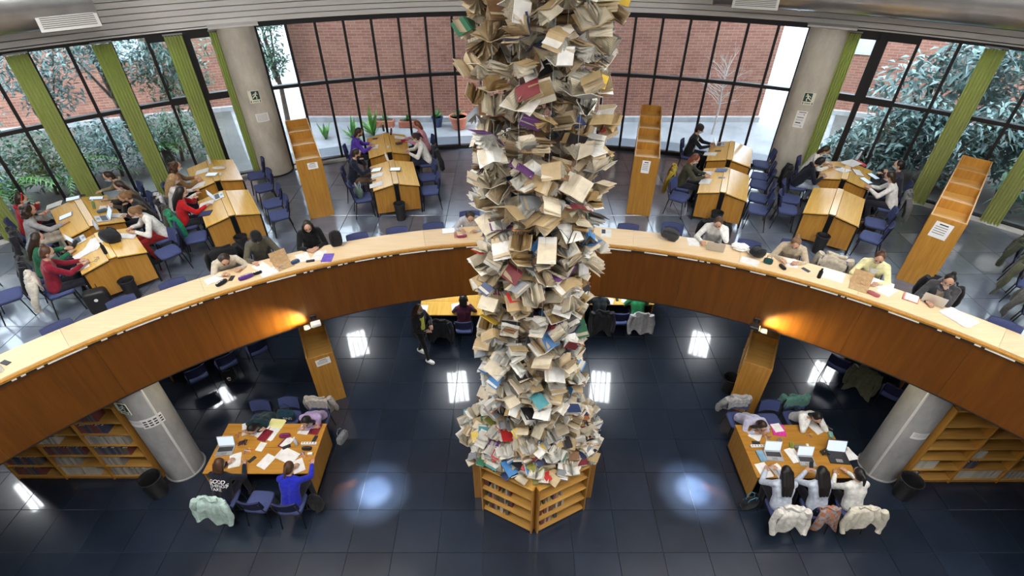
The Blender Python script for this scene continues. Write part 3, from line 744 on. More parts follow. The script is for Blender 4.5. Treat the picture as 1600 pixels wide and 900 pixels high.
# ================================================================ FURNITURE
DESKS = {}
HE, HRD, HW = 0.72, 0.84, 0.56       # edge height, ridge height, half width
SL = math.atan2(HRD - HE, HW)
def desk(label, key, th, r0, r1, post=True):
    L = r1 - r0; p = polW((r0 + r1) / 2, th, U)
    t = thing('reading_desk', label, 'desk', p, -R_(th), 'double sided sloped reading desks')
    DESKS[key] = (th, (r0 + r1) / 2, L)
    w = HW / math.cos(SL)
    for s in (-1, 1):
        M = Matrix.Translation((s * HW / 2, 0, (HE + HRD) / 2 - .014)) @ Matrix.Rotation(s * SL, 4, 'Y')
        m = MB(); m.box((s * .02, 0, 0), (w - .10, L, .028), ch=.004, M=M); m.build('desk_top', 'oak_top', t)
        m = MB(); m.box((s * .02, 0, -.026), (w - .12, L - .03, .02), M=M); m.build('edge_frame', 'black_steel', t)
        for e in (-1, 1):
            y = e * (L / 2 - .05)
            x0, x1 = (.055 if post else .0), HW - .05
            m = MB(); za, zb = HRD - (HRD - HE) * x0 / HW - .045, HRD - (HRD - HE) * x1 / HW - .045
            vs = [(s * x0, y - .012, .10), (s * x1, y - .012, .10), (s * x1, y - .012, zb), (s * x0, y - .012, za)]
            vs += [(a, b + .024, c) for a, b, c in vs]
            m.add(vs, [(0, 1, 2, 3), (7, 6, 5, 4), (0, 4, 5, 1), (1, 5, 6, 2), (2, 6, 7, 3), (3, 7, 4, 0)]); m.build('end_panel', 'oak', t)
            m = MB(); m.box((s * (HW - .03), y, (HE - .04) / 2), (.035, .04, HE - .04)); m.build('leg', 'black_steel', t)
        m = MB(); m.box((s * (HW - .03), 0, .09), (.03, L - .1, .03)); m.build('side_rail', 'black_steel', t)
    m = MB(); m.box((0, 0, HRD - .008), (.13, L, .02), ch=.004); m.build('ridge_strip', 'oak_top', t)
    m = MB(); m.box((0, 0, .46), (.02, L - .12, .68)); m.build('centre_panel', 'oak', t)
    if post:
        for e in (-1, 1):
            m = MB(); m.box((0, e * (L / 2 - .045), (HRD - .03) / 2), (.10, .07, HRD - .03), ch=.01); m.build('centre_post', 'black_steel', t)
    return t
dl = (('A', -43.5, 11.20, 12.42, 12.80, 14.42, 'far left', False), ('B', -32.5, 11.50, 12.80, 13.42, 14.80, 'left, by the concrete column'[:4] + ' middle', True), ('C', -15.1, 11.56, 12.92, 13.45, 14.82, 'centre left', True), ('D', 3.2, 11.60, 12.95, 13.50, 14.82, 'behind the book column', True), ('E', 22.3, 11.60, 13.0, 13.52, 14.80, 'centre right', True), ('F', 33.2, 11.62, 13.02, 13.62, 14.78, 'far right', True))
DN = {'A': 'at the far left under the palms', 'B': 'left of the tall left bookcase', 'C': 'right of the tall left bookcase', 'D': 'hidden behind the book column', 'E': 'right of the middle bookcase', 'F': 'left of the far right bookcase'}
for k, th, a0, a1, b0, b1, nm, post in dl:
    desk('oak reading desk with sloped tops %s, nearer the balcony' % DN[k], k + '1', th, a0, a1, post)
    desk('oak reading desk with sloped tops %s, nearer the windows' % DN[k], k + '2', th, b0, b1, post)
def desk_xy(key, x, y):
    th = R_(DESKS[key][0]); dy = y - YW
    return x * math.cos(th) - dy * math.sin(th), x * math.sin(th) + dy * math.cos(th) - DESKS[key][1]
def on_desk(key, x, y, dz=0.0):
    t, r = desk_xy(key, x, y); t = max(-HW + .02, min(HW - .02, t))
    th = DESKS[key][0]
    if abs(t) < .065: z, tl = HRD + .003, 0
    else: z, tl = HRD + .003 - (abs(t)) * (HRD - HE) / HW, math.copysign(SL, t)
    return Vector((x, y, U + z + dz)), th, tl
# ---------------------------------------------------------------- chairs
def make_chair(label):
    t = thing('study_chair', label, 'chair', (0, 0, 0), 0, 'blue padded study chairs')
    m = MB(); m.sup((0, .01, .445), (.225, .215, .032), .35, 20, 8); m.build('seat', 'pad_blue', t, 60)
    def pad(y0, th, mi, m):
        def fn(u, v):
            x = (u - .5) * .43; z = .575 + v * .265
            return (x * (1 - .06 * abs(v - .5)), -.215 - (z - .575) * .18 + .05 * (x / .215) ** 2 + y0, z)
        m.grid(9, 5, fn, mi)
        return fn
    m = MB(); f1 = pad(.018, 0, 0, m); f2 = pad(-.018, 0, 1, m)
    n = 9; mm = [];
    rim = [(i / 8, 0) for i in range(9)] + [(1, j / 4) for j in range(1, 5)] + [(i / 8, 1) for i in range(7, -1, -1)] + [(0, j / 4) for j in range(3, 0, -1)]
    vs = [f1(*p) for p in rim] + [f2(*p) for p in rim]; q = len(rim)
    m.add(vs, [(i, (i + 1) % q, q + (i + 1) % q, q + i) for i in range(q)], 1)
    m.build('backrest', ['pad_blue', 'pad_navy'], t, 50)
    for s in (-1, 1):
        m = MB(); m.tube([(s * .205, -.245, .80), (s * .205, -.205, .56), (s * .205, -.16, .42)], .011, 6); m.build('back_upright', 'black_steel', t)
        m = MB(); m.tube([(s * .205, -.16, .42), (s * .215, -.23, .01)], .011, 6); m.build('leg', 'black_steel', t)
        m = MB(); m.tube([(s * .205, .17, .42), (s * .215, .215, .01)], .011, 6); m.build('leg', 'black_steel', t)
        m = MB(); m.tube([(s * .205, .18, .415), (s * .205, -.17, .415)], .010, 6); m.build('seat_rail', 'black_steel', t)
    for y in (.15, -.15):
        m = MB(); m.tube([(-.205, y, .41), (.205, y, .41)], .009, 6); m.build('cross_rail', 'black_steel', t)
    return t
CH0 = [None]
def chair(label, x, y, z, dx, dy):
    rz = head(dx, dy)
    if CH0[0] is None:
        CH0[0] = make_chair(label); CH0[0].location = (x, y, z); CH0[0].rotation_euler = (0, 0, rz); return CH0[0]
    return copy_tree(CH0[0], label, (x, y, z), (0, 0, rz))
def seat_at(key, r, t):     # station letter, radius, tangential offset -> x, y, facing
    th = R_({k: a for k, a, *_ in dl}[key])
    p = Vector((r * math.sin(th) + t * math.cos(th), YW + r * math.cos(th) - t * math.sin(th), U))
    d = (math.cos(th), -math.sin(th)) if t < 0 else (-math.cos(th), math.sin(th))
    return p, d
def desk_chair(label, key, r, t, turn=0):
    p, d = seat_at(key, r, t)
    c, s = math.cos(R_(turn)), math.sin(R_(turn))
    return chair(label, p.x, p.y, p.z, d[0] * c - d[1] * s, d[0] * s + d[1] * c)
SC = 'blue padded chair '
desk_chair(SC + 'empty at the right of the far left desk, nearest the balcony', 'A', 11.45, .88, 8)
desk_chair(SC + 'empty left of the near left-middle desk, pushed in', 'B', 11.72, -.80, -6)
for r, w in ((11.75, 'nearest the balcony'), (12.4, 'second from the balcony'), (13.35, 'third from the balcony'), (14.15, 'last, by the window')):
    desk_chair(SC + 'empty right of the left-middle desks, ' + w, 'B', r, .92, rnd.uniform(-8, 8))
desk_chair(SC + 'empty left of the centre left desk, nearest the balcony', 'C', 11.85, -.82, 5)
desk_chair(SC + 'empty right of the centre left desk, nearest the balcony', 'C', 11.80, .80, -4)
desk_chair(SC + 'empty right of the centre left desk, second from the balcony', 'C', 12.55, .82, 3)
desk_chair(SC + 'empty left of the centre right desk, nearest the balcony', 'E', 11.80, -.92, -14)
for r, w in ((11.85, 'nearest the balcony'), (12.45, 'second from the balcony'), (13.2, 'third from the balcony'), (13.7, 'fourth from the balcony'), (14.5, 'last, by the window')):
    desk_chair(SC + 'empty right of the centre right desks, ' + w, 'E', r, .84, rnd.uniform(-8, 8))
desk_chair(SC + 'empty left of the far right desk, nearest the balcony', 'F', 12.15, -.88, 10)
desk_chair(SC + 'empty left of the far right desk, second from the balcony', 'F', 12.75, -.92, 6)
desk_chair(SC + 'empty right of the far right desk, nearest the balcony', 'F', 11.85, .86, -8)
desk_chair(SC + 'empty right of the far right desk, second from the balcony', 'F', 12.55, .88, 4)
def counter_chair(label, a, r=10.10):
    p = polB(r, a, U); return chair(label, p.x, p.y, p.z, -math.sin(R_(a)), -math.cos(R_(a)))
for a, r, w in ((-46.6, 10.08, 'at the left end, nearest the picture edge'), (-41.6, 10.10, 'second from the left, beside the black suitcase'), (-37.3, 10.10, 'left of the hunched beige reader'), (-19.2, 10.11, 'just right of the black bag'),
                (-14.9, 10.12, 'second right of the black bag'), (-10.8, 10.13, 'just left of the book column'), (11.35, 10.10, 'just right of the book column'), (16.2, 10.36, 'pulled back behind the grey backpack'), (24.2, 10.19, 'beside the white sweater reader'), (46.3, 10.1, 'at the right end')):
    counter_chair(SC + 'empty at the counter ' + w, a, r)
for a, r, tx, w in ((-51.5, 12.0, 40, 'standing alone at the left picture edge, nearest'), (-52.5, 13.2, 30, 'at the left picture edge, farther back')):
    p = polW(r, a, U); chair(SC + 'empty ' + w, p.x, p.y, p.z, math.cos(R_(tx)), math.sin(R_(tx)))
for a, r, w in ((48.8, 12.9, 'under the dark green coat, right edge'), (49.8, 12.1, 'under the long olive coat, right edge'), (51.2, 11.2, 'under the grey coat, right edge'), (49.2, 14.3, 'by the far right window')):
    p = polW(r, a, U); chair(SC + w, p.x, p.y, p.z, math.cos(R_(a)), -math.sin(R_(a)))
# ---------------------------------------------------------------- radial bookcases
def bookcase(label, th, r0, r1, z, bays, hh=1.47, wd=.56, yc=YW):
    L = r1 - r0; pf = polW if yc == YW else polB
    t = thing('bookcase', label, 'bookcase', pf((r0 + r1) / 2, th, z), -R_(th))
    e = .028
    for i in range(bays + 1):
        y = -L / 2 + L * i / bays; yy = min(max(y, -L / 2 + e / 2), L / 2 - e / 2)
        m = MB(); m.box((0, yy, hh / 2), (wd, e, hh), ch=.003); m.build('end_panel' if i in (0, bays) else 'divider', 'oak', t)
    m = MB(); m.box((0, 0, (hh - .22) / 2), (.016, L - 2 * e, hh - .22)); m.build('back_panel', 'oak', t)
    m = MB(); m.box((0, 0, .04), (wd - .04, L - .06, .08)); m.build('plinth', 'black_plastic', t)
    for i in range(bays):
        y0 = -L / 2 + L * (i + .5) / bays; l = L / bays - e - .004
        for k, zz in enumerate((.09, .46, .84)):
            m = MB(); m.box((0, y0, zz), (wd - .01, l, .022)); m.build('shelf', 'case_oak', t)
        m = MB(); m.box((0, y0, hh - .20), (wd - .01, l, .022)); m.build('top_tray', 'case_oak', t)
        for s in (-1, 1):
            m = MB(); m.box((s * (wd / 2 - .011), y0, hh - .095), (.022, l, .19), ch=.003); m.build('tray_rim', 'case_oak', t)
    return t
bookcase('tall open oak bookcase left of the centre left desks', -23.7, 12.11, 14.85, U, 3)
bookcase('long open oak bookcase just right of the book column', 13.55, 11.50, 15.15, U, 4)
bookcase('long open oak bookcase at the far right by the blinds', 42.1, 11.36, 15.0, U, 4)
bookcase('low oak bookcase under the balcony, left of the standing woman', -26.5, 9.90, 11.9, 0, 2, yc=YB)
bookcase('low oak bookcase under the balcony, right, behind the bin', 29.2, 9.82, 11.9, 0, 2, yc=YB)
def card(label, loc, rot, w, hh, bars=True, mat='paper_white'):
    t = thing('paper_notice', label, 'notice', loc, rot=rot)
    m = MB(); m.box((0, 0, 0), (w, .004, hh)); m.build('sheet', mat, t)
    m = MB()
    m.box((0, -.003, hh * .36), (w * .5, .002, hh * .07))
    for i in range(4): m.box((-.05 * w, -.003, hh * (.2 - .14 * i)), (w * .7, .002, hh * .03))
    m.build('print', 'ink', t)
def case_card(label, th, r0, z, w, hh, yc, dx=0, tilt=0):
    pf = polW if yc == YW else polB
    p = pf(r0 - .004, th, z); a = R_(th); card(label, (p.x + dx * math.cos(a), p.y - dx * math.sin(a), z), (0, R_(tilt), -a), w, hh)
case_card('small white sign on the end of the tall left bookcase', -23.7, 12.11, U + 1.30, .22, .15, YW, .06)
case_card('white notice on the end of the bookcase by the book column', 13.55, 11.50, U + 1.24, .18, .30, YW, 0, 2)
case_card('white notice on the end of the far right bookcase', 42.1, 11.36, U + 1.22, .28, .32, YW, -.02, 4)
case_card('white sign on the end of the lower left bookcase', -26.5, 9.90, 1.28, .30, .18, YB, .03, -3)
# ---------------------------------------------------------------- waste bins
def bin_(label, p, r=.13, hh=.36, bag=False):
    t = thing('waste_bin', label, 'bin', p)
    m = MB(); m.lathe([(r * .8, 0), (r * .82, .01), (r, hh), (r * 1.05, hh), (r * 1.05, hh - .02), (r * .97, hh - .03), (r * .78, .02)], 20); m.build('bucket', 'black_plastic', t, 40)
    m = MB(); m.lathe([(r * 1.055, hh - .03), (r * 1.08, hh + .004), (r * .99, hh + .006), (r * .93, hh - .06)], 20, caps=False); m.build('liner_rim', plain('liner', (.03, .03, .035), .25), t, True)
for k, r, nm in (('A', 11.02, 'far left desk'), ('B', 11.30, 'left-middle desk'), ('C', 11.38, 'centre left desk'), ('E', 11.42, 'centre right desk'), ('F', 11.44, 'far right desk')):
    th = {k_: a for k_, a, *_ in dl}[k]; bin_('black waste bin at the balcony end of the ' + nm, polW(r, th, U), .13, .42)
bin_('large black waste bin beside the lower left column', (-7.2, 5.62, 0), .19, .5)
bin_('large black waste bin beside the lower right column', (7.22, 5.58, 0), .19, .5)
bin_('black waste bin against the lower right bookcase', (4.72, 8.25, 0), .17, .42)
# ---------------------------------------------------------------- lower study tables
def table(label, x0, x1, y0, y1, hh=.74, rz=0, panels=True, mat='oak_top'):
    cx, cy, w, d = (x0 + x1) / 2, (y0 + y1) / 2, x1 - x0, y1 - y0
    t = thing('study_table', label, 'table', (cx, cy, 0), rz)
    for s in (-1, 1):
        m = MB(); m.box((0, s * d / 4, hh - .015), (w, d / 2 - .004, .03), ch=.004); m.build('table_top', mat, t)
        m = MB(); m.box((s * (w / 2 - .03), 0, (hh - .03 + .06) / 2), (.03, d - .02, hh - .09), ch=.003); m.build('end_panel', 'oak', t)
        m = MB(); m.box((s * (w / 2 - .03), 0, .03), (.04, d - .04, .06)); m.build('foot_rail', 'black_steel', t)
    m = MB(); m.box((0, 0, .45), (w - .1, .02, .5)); m.build('centre_panel', 'black_steel', t)
    return t
wood('table_oak', (0.42, 0.19, 0.026), (0.52, 0.26, 0.045), 0.34, 0)
table('large oak study table at the lower left, covered in notes', -6.08, -4.09, 5.56, 6.70, mat='table_oak')
table('large oak study table at the lower right, with laptops', 4.18, 6.05, 5.47, 6.67, mat='table_oak')
table('pale table under the balcony, left of the book column', -2.72, -.9, 10.08, 11.2)
table('yellowish table under the balcony, right of the book column', 1.55, 3.38, 10.5, 11.6)
for x, y, dx, dy, w in ((-5.62, 6.98, 0, -1, 'at the lower left table under the sleeping reader'), (-5.05, 7.06, 0, -1, 'empty at the lower left table with a cap on it'), (-4.42, 7.0, 0, -1, 'at the lower left table under the lilac reader'), (-5.60, 5.22, 0, 1, 'under the mint coat, lower left table'), (-4.95, 5.16, .1, 1, 'empty between the two near readers, lower left table'), (-4.33, 5.12, 0, 1, 'under the royal blue reader, lower left table'),
                     (4.45, 7.02, 0, -1, 'under the grey puffer coat, lower right table'), (5.08, 6.98, 0, -1, 'empty at the back of the lower right table'), (5.66, 7.05, 0, -1, 'under the green jacket, lower right table'), (4.52, 5.03, 0, 1, 'under the white coat, lower right table'), (5.15, 5.03, 0, 1, 'under the tartan scarf, lower right table'), (5.80, 5.03, 0, 1, 'under the cream coat, lower right table'),
                     (-1.55, 9.93, 0, 1, 'under the maroon reader at the left back table'), (-2.12, 9.93, 0, 1, 'empty with a dark jacket at the left back table'), (1.95, 10.28, 0, 1, 'under the dark coat reader at the right back table'), (2.42, 10.25, 0, 1, 'empty at the right back table'), (2.93, 10.22, 0, 1, 'draped with the grey hoodie, right back table'),
                     (7.35, 8.62, .6, .6, 'in the shade under the right gallery, farthest'), (7.75, 8.22, .6, .6, 'under the olive parka, right gallery shade'), (8.12, 7.75, .6, .7, 'bright blue, beside the lower right column'), (-7.1, 8.7, -.6, .6, 'in the shade under the left gallery, near the black backpack'), (-7.6, 8.3, -.6, .6, 'in the shade under the left gallery, nearest'), (-6.55, 9.15, -.6, .6, 'in the shade under the left gallery, farthest')):
    chair(SC + w, x, y, 0, dx, dy)
table('dark table in the shade under the right gallery', 8.0, 9.3, 8.4, 9.8, rz=R_(-40)); table('dark table in the shade under the left gallery', -9.0, -7.6, 8.7, 10.1, rz=R_(40))
# ---------------------------------------------------------------- wall shelving with volumes
BOOKC = [plain('spine_%d' % i, c, .6) for i, c in enumerate([(.42, .40, .36), (.55, .52, .45), (.20, .06, .05), (.05, .07, .14), (.30, .28, .26), (.10, .13, .10), (.65, .62, .55), (.16, .14, .13), (.38, .12, .10), (.12, .20, .30)])]
def closed_book(label, loc, rot, w, d, t_, mat, group=None, name='book'):
    o = thing(name, label, 'book', loc, rot=rot, group=group)
    m = MB()
    m.box((0, 0, .0015), (w, d, .003)); m.box((0, 0, t_ - .0015), (w, d, .003)); m.box((-w / 2 + .0015, 0, t_ / 2), (.003, d, t_)); m.build('cover', mat, o)
    m = MB(); m.box((.001, 0, t_ / 2), (w - .008, d - .008, t_ - .006)); m.build('pages', 'page_white', o)
    return o
BPROTO = {}
NUMW = 'first second third fourth fifth sixth seventh eighth ninth tenth eleventh twelfth thirteenth fourteenth fifteenth sixteenth seventeenth eighteenth nineteenth twentieth'.split(); NUMW += ['twenty-' + q for q in NUMW[:9]] + ['thirtieth'] + ['thirty-' + q for q in NUMW[:9]]
def shelf_book(mi, w, d, hh):
    k = (mi, w, d, hh)
    if k not in BPROTO:
        m = MB(); m.box((0, 0, hh / 2), (w, d, hh)); m.box((0, .004, hh / 2), (w * .8, d, hh * 1.003), 1); BPROTO[k] = m.mesh('volume', [BOOKC[mi], 'page_white'])
    return BPROTO[k]
def wall_shelf(label, side, x0, x1, y, hh, fills):
    w = x1 - x0; t = thing('wall_shelving', label, 'bookcase', ((x0 + x1) / 2, y, 0)); e = .03; D = .34
    bays = 3; lv = [.10, .43, .76, 1.09, 1.42, 1.75]
    for i in range(bays + 1):
        m = MB(); m.box((-w / 2 + w * i / bays, D / 2, hh / 2), (e, D, hh), ch=.003); m.build('upright', 'oak', t)
    m = MB(); m.box((0, D - .008, hh / 2), (w, .016, hh)); m.build('back_panel', 'oak', t)
    m = MB(); m.box((0, D / 2, .04), (w - .02, D - .06, .08)); m.build('plinth', 'oak', t)
    for i in range(bays):
        xc = -w / 2 + w * (i + .5) / bays
        for z in lv + [hh - .02]:
            m = MB(); m.box((xc, D / 2 - .005, z), (w / bays - e, D - .02, .024), ch=.003); m.build('shelf', 'case_oak', t)
    nm = ['bottom', 'second', 'third', 'fourth', 'fifth', 'top']
    rg = random.Random(3 if side == 'left' else 5)
    for (bay, l, kind, frac) in fills:
        xs = (x0 + x1) / 2 - w / 2 + w * bay / bays + e; span = (w / bays - 2 * e) * frac; x = 0; cnt = 0
        what = {'g': 'pale grey volume', 'd': 'dark bound volume', 'm': 'mixed colour book', 'c': 'cream box file'}[kind]
        while x < span:
            ww = rg.choice((.024, .032, .044)) if kind != 'c' else .07; d = .2; h_ = rg.choice((.21, .24)) if kind != 'c' else .26
            mi = {'g': [0, 1, 4], 'd': [3, 7, 2], 'm': [0, 2, 3, 5, 6, 7, 8, 9], 'c': [6, 1]}[kind]
            o = link('volume', shelf_book(rg.choice(mi), ww, d, h_), None, (xs + x + ww / 2, y + .14, lv[l] + .012))
            if rg.random() < .1: o.rotation_euler = (0, R_(8), 0); x += .02
            bp = ['left', 'middle', 'right'][bay]
            cnt += 1
            tag(o, '%s %s from the left, %s shelf, %s bay, lower %s shelving' % (NUMW[cnt - 1], what, nm[l], bp, side), 'book', '%s row, %s shelf, %s bay, %s shelving' % (what, nm[l], bp, side))
            x += ww + .002
wall_shelf('wide oak shelving with volumes under the balcony at the lower left', 'left', -10.15, -7.30, 5.90, 2.2, [(0, 0, 'd', .6), (0, 1, 'd', .7), (1, 0, 'c', .7), (1, 1, 'g', .5), (1, 2, 'd', .8), (1, 3, 'g', .4), (2, 0, 'g', .95), (2, 1, 'g', .4), (2, 2, 'd', .7), (2, 3, 'g', .8), (2, 4, 'd', .55), (2, 5, 'd', .5)])
wall_shelf('wide oak shelving, mostly empty, under the balcony at the lower right', 'right', 7.36, 10.2, 5.82, 2.2, [(0, 0, 'm', .25), (0, 1, 'c', .45), (1, 0, 'c', .95), (1, 1, 'd', .3), (1, 2, 'g', .25), (2, 0, 'g', .6)])
# ================================================================ THE BOOK COLUMN
TX, TY = 0.0, 6.03
def ring_case(label, phi, n):
    nx, ny = math.sin(R_(phi)), -math.cos(R_(phi)); ap = 1.12
    t = thing('bookcase', label, 'bookcase', (0.07 + nx * ap, TY + ny * ap, 0), R_(phi))   # local -y faces outwards
    W, D, hh, e = 1.03, .30, 1.40, .03
    for s in (-1, 1):
        m = MB(); m.box((s * (W / 2 - e / 2), D / 2, hh / 2), (e, D, hh), ch=.003); m.build('side_panel', 'oak', t)
    m = MB(); m.box((0, D - .01, hh / 2), (W - .06, .016, hh - .02)); m.build('back_panel', 'oak', t)
    for z in (.07, .41, .75, 1.08, 1.385):
        m = MB(); m.box((0, D / 2, z), (W - 2 * e, D - .015, .026), ch=.003); m.build('shelf', 'case_oak', t)
    m = MB(); m.box((0, D / 2 + .01, .03), (W - .06, D - .05, .055)); m.build('plinth', 'oak', t)
    return t
RC = [('front left', -27), ('front right', 27), ('left', -90), ('right', 90), ('rear left', -153), ('rear right', 153)]
for l, ph in RC: ring_case('oak bookcase of the ring under the book column, %s one' % l, ph, 4)
m = MB(); m.lathe([(1.12, 1.33), (1.12, 1.37)], 6); o = m.build('ring_platform', 'oak', None, False, (0.07, TY, 0)); tag(o, 'wooden board on top of the bookcase ring under the books', 'platform')
rg = random.Random(21)
for l, ph in RC[:2]:
    nx, ny = math.sin(R_(ph)), -math.cos(R_(ph)); a = R_(ph)
    for z, fr in ((.083, .5), (.423, .6), (.763, .55)):
        x = -.46; cnt = 0
        while x < -.46 + .92 * fr:
            ww = rg.choice((.024, .032, .044)); o = link('volume', shelf_book(rg.choice([0, 2, 3, 5, 6, 7, 8]), ww, .2, rg.choice((.21, .24))), None)
            c = Vector((0.07 + nx * 1.12, TY + ny * 1.12, z)); off = Vector((x * math.cos(a) - .18 * math.sin(a), x * math.sin(a) + .18 * math.cos(a), 0))
            o.location = c + off; o.rotation_euler = (0, 0, a)
            cnt += 1; tag(o, '%s book from the left on the %s shelf of the %s ring bookcase' % (NUMW[cnt - 1], {.083: 'bottom', .423: 'second', .763: 'third'}[z], l), 'book', 'books inside the %s ring bookcase' % l); x += ww + rg.choice((.002, .002, .05))
# ---- open book variants
COV = {'tan': (.50, .37, .20), 'cream': (.66, .58, .44), 'white': (.80, .79, .76), 'brown': (.22, .12, .06), 'maroon': (.20, .03, .04), 'red': (.55, .03, .03), 'navy': (.03, .05, .14), 'blue': (.06, .22, .52), 'black': (.02, .02, .024), 'green': (.05, .18, .10), 'olive': (.28, .28, .06), 'yellow': (.72, .50, .06), 'orange': (.62, .20, .04), 'grey': (.26, .28, .31), 'purple': (.16, .06, .22), 'teal': (.08, .30, .34)}
for k, c in COV.items(): plain('cover_' + k, c, .45, noise=.12, nscale=14)
def open_book(v):
    r = random.Random(100 + v)
    s = r.uniform(.17, .23); w = r.uniform(.12, .155); A = r.uniform(.5, 1.45); pages = MB(); cover = MB()
    n = 12
    for i in range(n):
        ph = -A + 2 * A * (i + .5) / n + r.uniform(-.10, .10); cu = r.uniform(-.9, .9) + (ph * .35); tw = r.uniform(-.5, .5)
        L = w * r.uniform(.90, 1.0)
        def fn(u, vv):
            t = 0; x = 0; z = 0; st = vv * L; k = 5
            for q in range(k):
                an = ph + (cu + tw * (u - .5)) * (q + .5) / k * vv; x += math.sin(an) * st / k; z -= math.cos(an) * st / k
            return ((u - .5) * s * .96, x + .0012 * (i - n / 2), z)
        pages.grid(3, 5, fn)
    for sd in (-1, 1):
        an = sd * (A + .06); d = Vector((0, math.sin(an), -math.cos(an))); nn = Vector((0, math.cos(an), math.sin(an))) * sd
        o0 = Vector((0, sd * .011, 0))
        q = [o0 + Vector((x, 0, 0)) + d * l for x, l in ((-s / 2, 0), (s / 2, 0), (s / 2, w * 1.03), (-s / 2, w * 1.03))]
        vs = q + [p + nn * .0035 for p in q]
        cover.add(vs, [(0, 1, 2, 3), (7, 6, 5, 4), (0, 4, 5, 1), (1, 5, 6, 2), (2, 6, 7, 3), (3, 7, 4, 0)])
    cover.box((0, 0, .002), (s, .026, .004))
    return pages, cover
NV = 14
OB = [open_book(v) for v in range(NV)]
PM, CM = {}, {}
PAGES = ['white', 'cream', 'tan', 'kraft']
PW = {'white': 'white', 'cream': 'cream', 'tan': 'yellowed', 'kraft': 'brown'}
def page_mesh(v, p):
    if (v, p) not in PM: PM[(v, p)] = OB[v][0].mesh('pages', 'page_' + p, 60)
    return PM[(v, p)]
def cover_mesh(v, c):
    if (v, c) not in CM: CM[(v, c)] = OB[v][1].mesh('cover', 'cover_' + c)
    return CM[(v, c)]
rg = random.Random(5)
strings = []
for n, r, ph in ((13, .70, .1), (9, .45, .5), (4, .18, .9)):
    for k in range(n):
        a = 2 * math.pi * k / n + ph; strings.append((TX + r * math.sin(a), TY - r * math.cos(a), r))
cand = []
for i, (x, y, r) in enumerate(strings):
    z = 1.95 + rg.uniform(0, .15)
    while z < 9.15:
        up = max(0, min(1, (z - 2) / 6.5))  # higher books get browner: aged paper, plus shade put into the colours
        p = rg.choices(PAGES, [.62 - .50 * up, .28 + .04 * up, .07 + .28 * up, .03 + .18 * up])[0]
        c = rg.choices(list(COV), [15 + 28 * up, 24, 28 - 14 * up, 8 + 6 * up, 3.5, 1.2, 4, 2, 5, 1.4, 1.4, 1.6, 1.2, 5, 1.0, 1.0])[0]
        tilt = (rg.gauss(0, .42), rg.gauss(0, .35))
        flip = math.pi if rg.random() < .42 else 0
        sc = rg.uniform(.95, 1.28)
        cand.append((x + rg.uniform(-.11, .11), y + rg.uniform(-.11, .11), z, rg.uniform(0, 6.283), tilt, flip, rg.randrange(NV), p, c, sc, r, i))
        z += (.125 + .135 * up) * rg.uniform(.8, 1.2)
vis = sorted([b for b in cand if in_view(b[0], b[1], b[2], 15)], key=lambda b: b[1] + (0 if b[10] > .7 else .12 if b[10] > .4 else .5))
ind = set(id(b) for b in vis[:300])
mbp = {p: MB() for p in PAGES}; mbc = {}
def zone(x, y, z):
    h_ = 'above the pile' if z < 2.7 else 'below balcony level' if z < 3.6 else 'at balcony height' if z < 4.6 else 'above the counter' if z < 5.6 else 'at upper desk height' if z < 6.6 else 'before the far windows' if z < 7.6 else 'near picture top'
    s_ = 'left edge' if x < TX - .55 else 'left side' if x < TX - .18 else 'middle' if x < TX + .18 else 'right side' if x < TX + .55 else 'right edge'
    return '%s of column, %s' % (s_, h_)
for b in cand:
    x, y, z, yaw, tilt, flip, v, p, c, sc, r, i = b
    e = Euler((tilt[0] + flip, tilt[1], yaw), 'XYZ')
    if id(b) in ind:
        o = link('hanging_book', page_mesh(v, p), None, (x, y, z), e); o.scale = (sc, sc, sc)
        tag(o, '%s paged open book, %s cover, hung %s' % (PW[p], c, zone(x, y, z)), 'book', 'open books hanging in the book column')
        link('cover', cover_mesh(v, c), o)
    else:
        M = Matrix.Translation((x, y, z)) @ e.to_matrix().to_4x4() @ Matrix.Scale(sc, 4)
        mbp[p].add(OB[v][0].v, OB[v][0].f, 0, M)
        mbc.setdefault(c, MB()).add(OB[v][1].v, OB[v][1].f, 0, M)
allb = MB(); names = []
for src, pre in ((mbp, 'page_'), (mbc, 'cover_')):
    for k, q in src.items():
        if q.v: allb.add(q.v, q.f, len(names)); names.append(pre + k)
o = allb.build('hanging_books', names, None, 60); tag(o, 'remaining open books hanging inside and behind the book column', 'books'); o['kind'] = 'stuff'
for i, (x, y, r) in enumerate(strings):
    m = MB(); m.tube([(0, 0, 0), (0, 0, 10.5 - 1.5)], .0016, 4)
    o = m.build('hanging_thread', 'clear_plastic', None, False, (x, y, 1.5)); tag(o, 'thin nylon thread holding the hanging books', 'thread', 'threads of the book column')
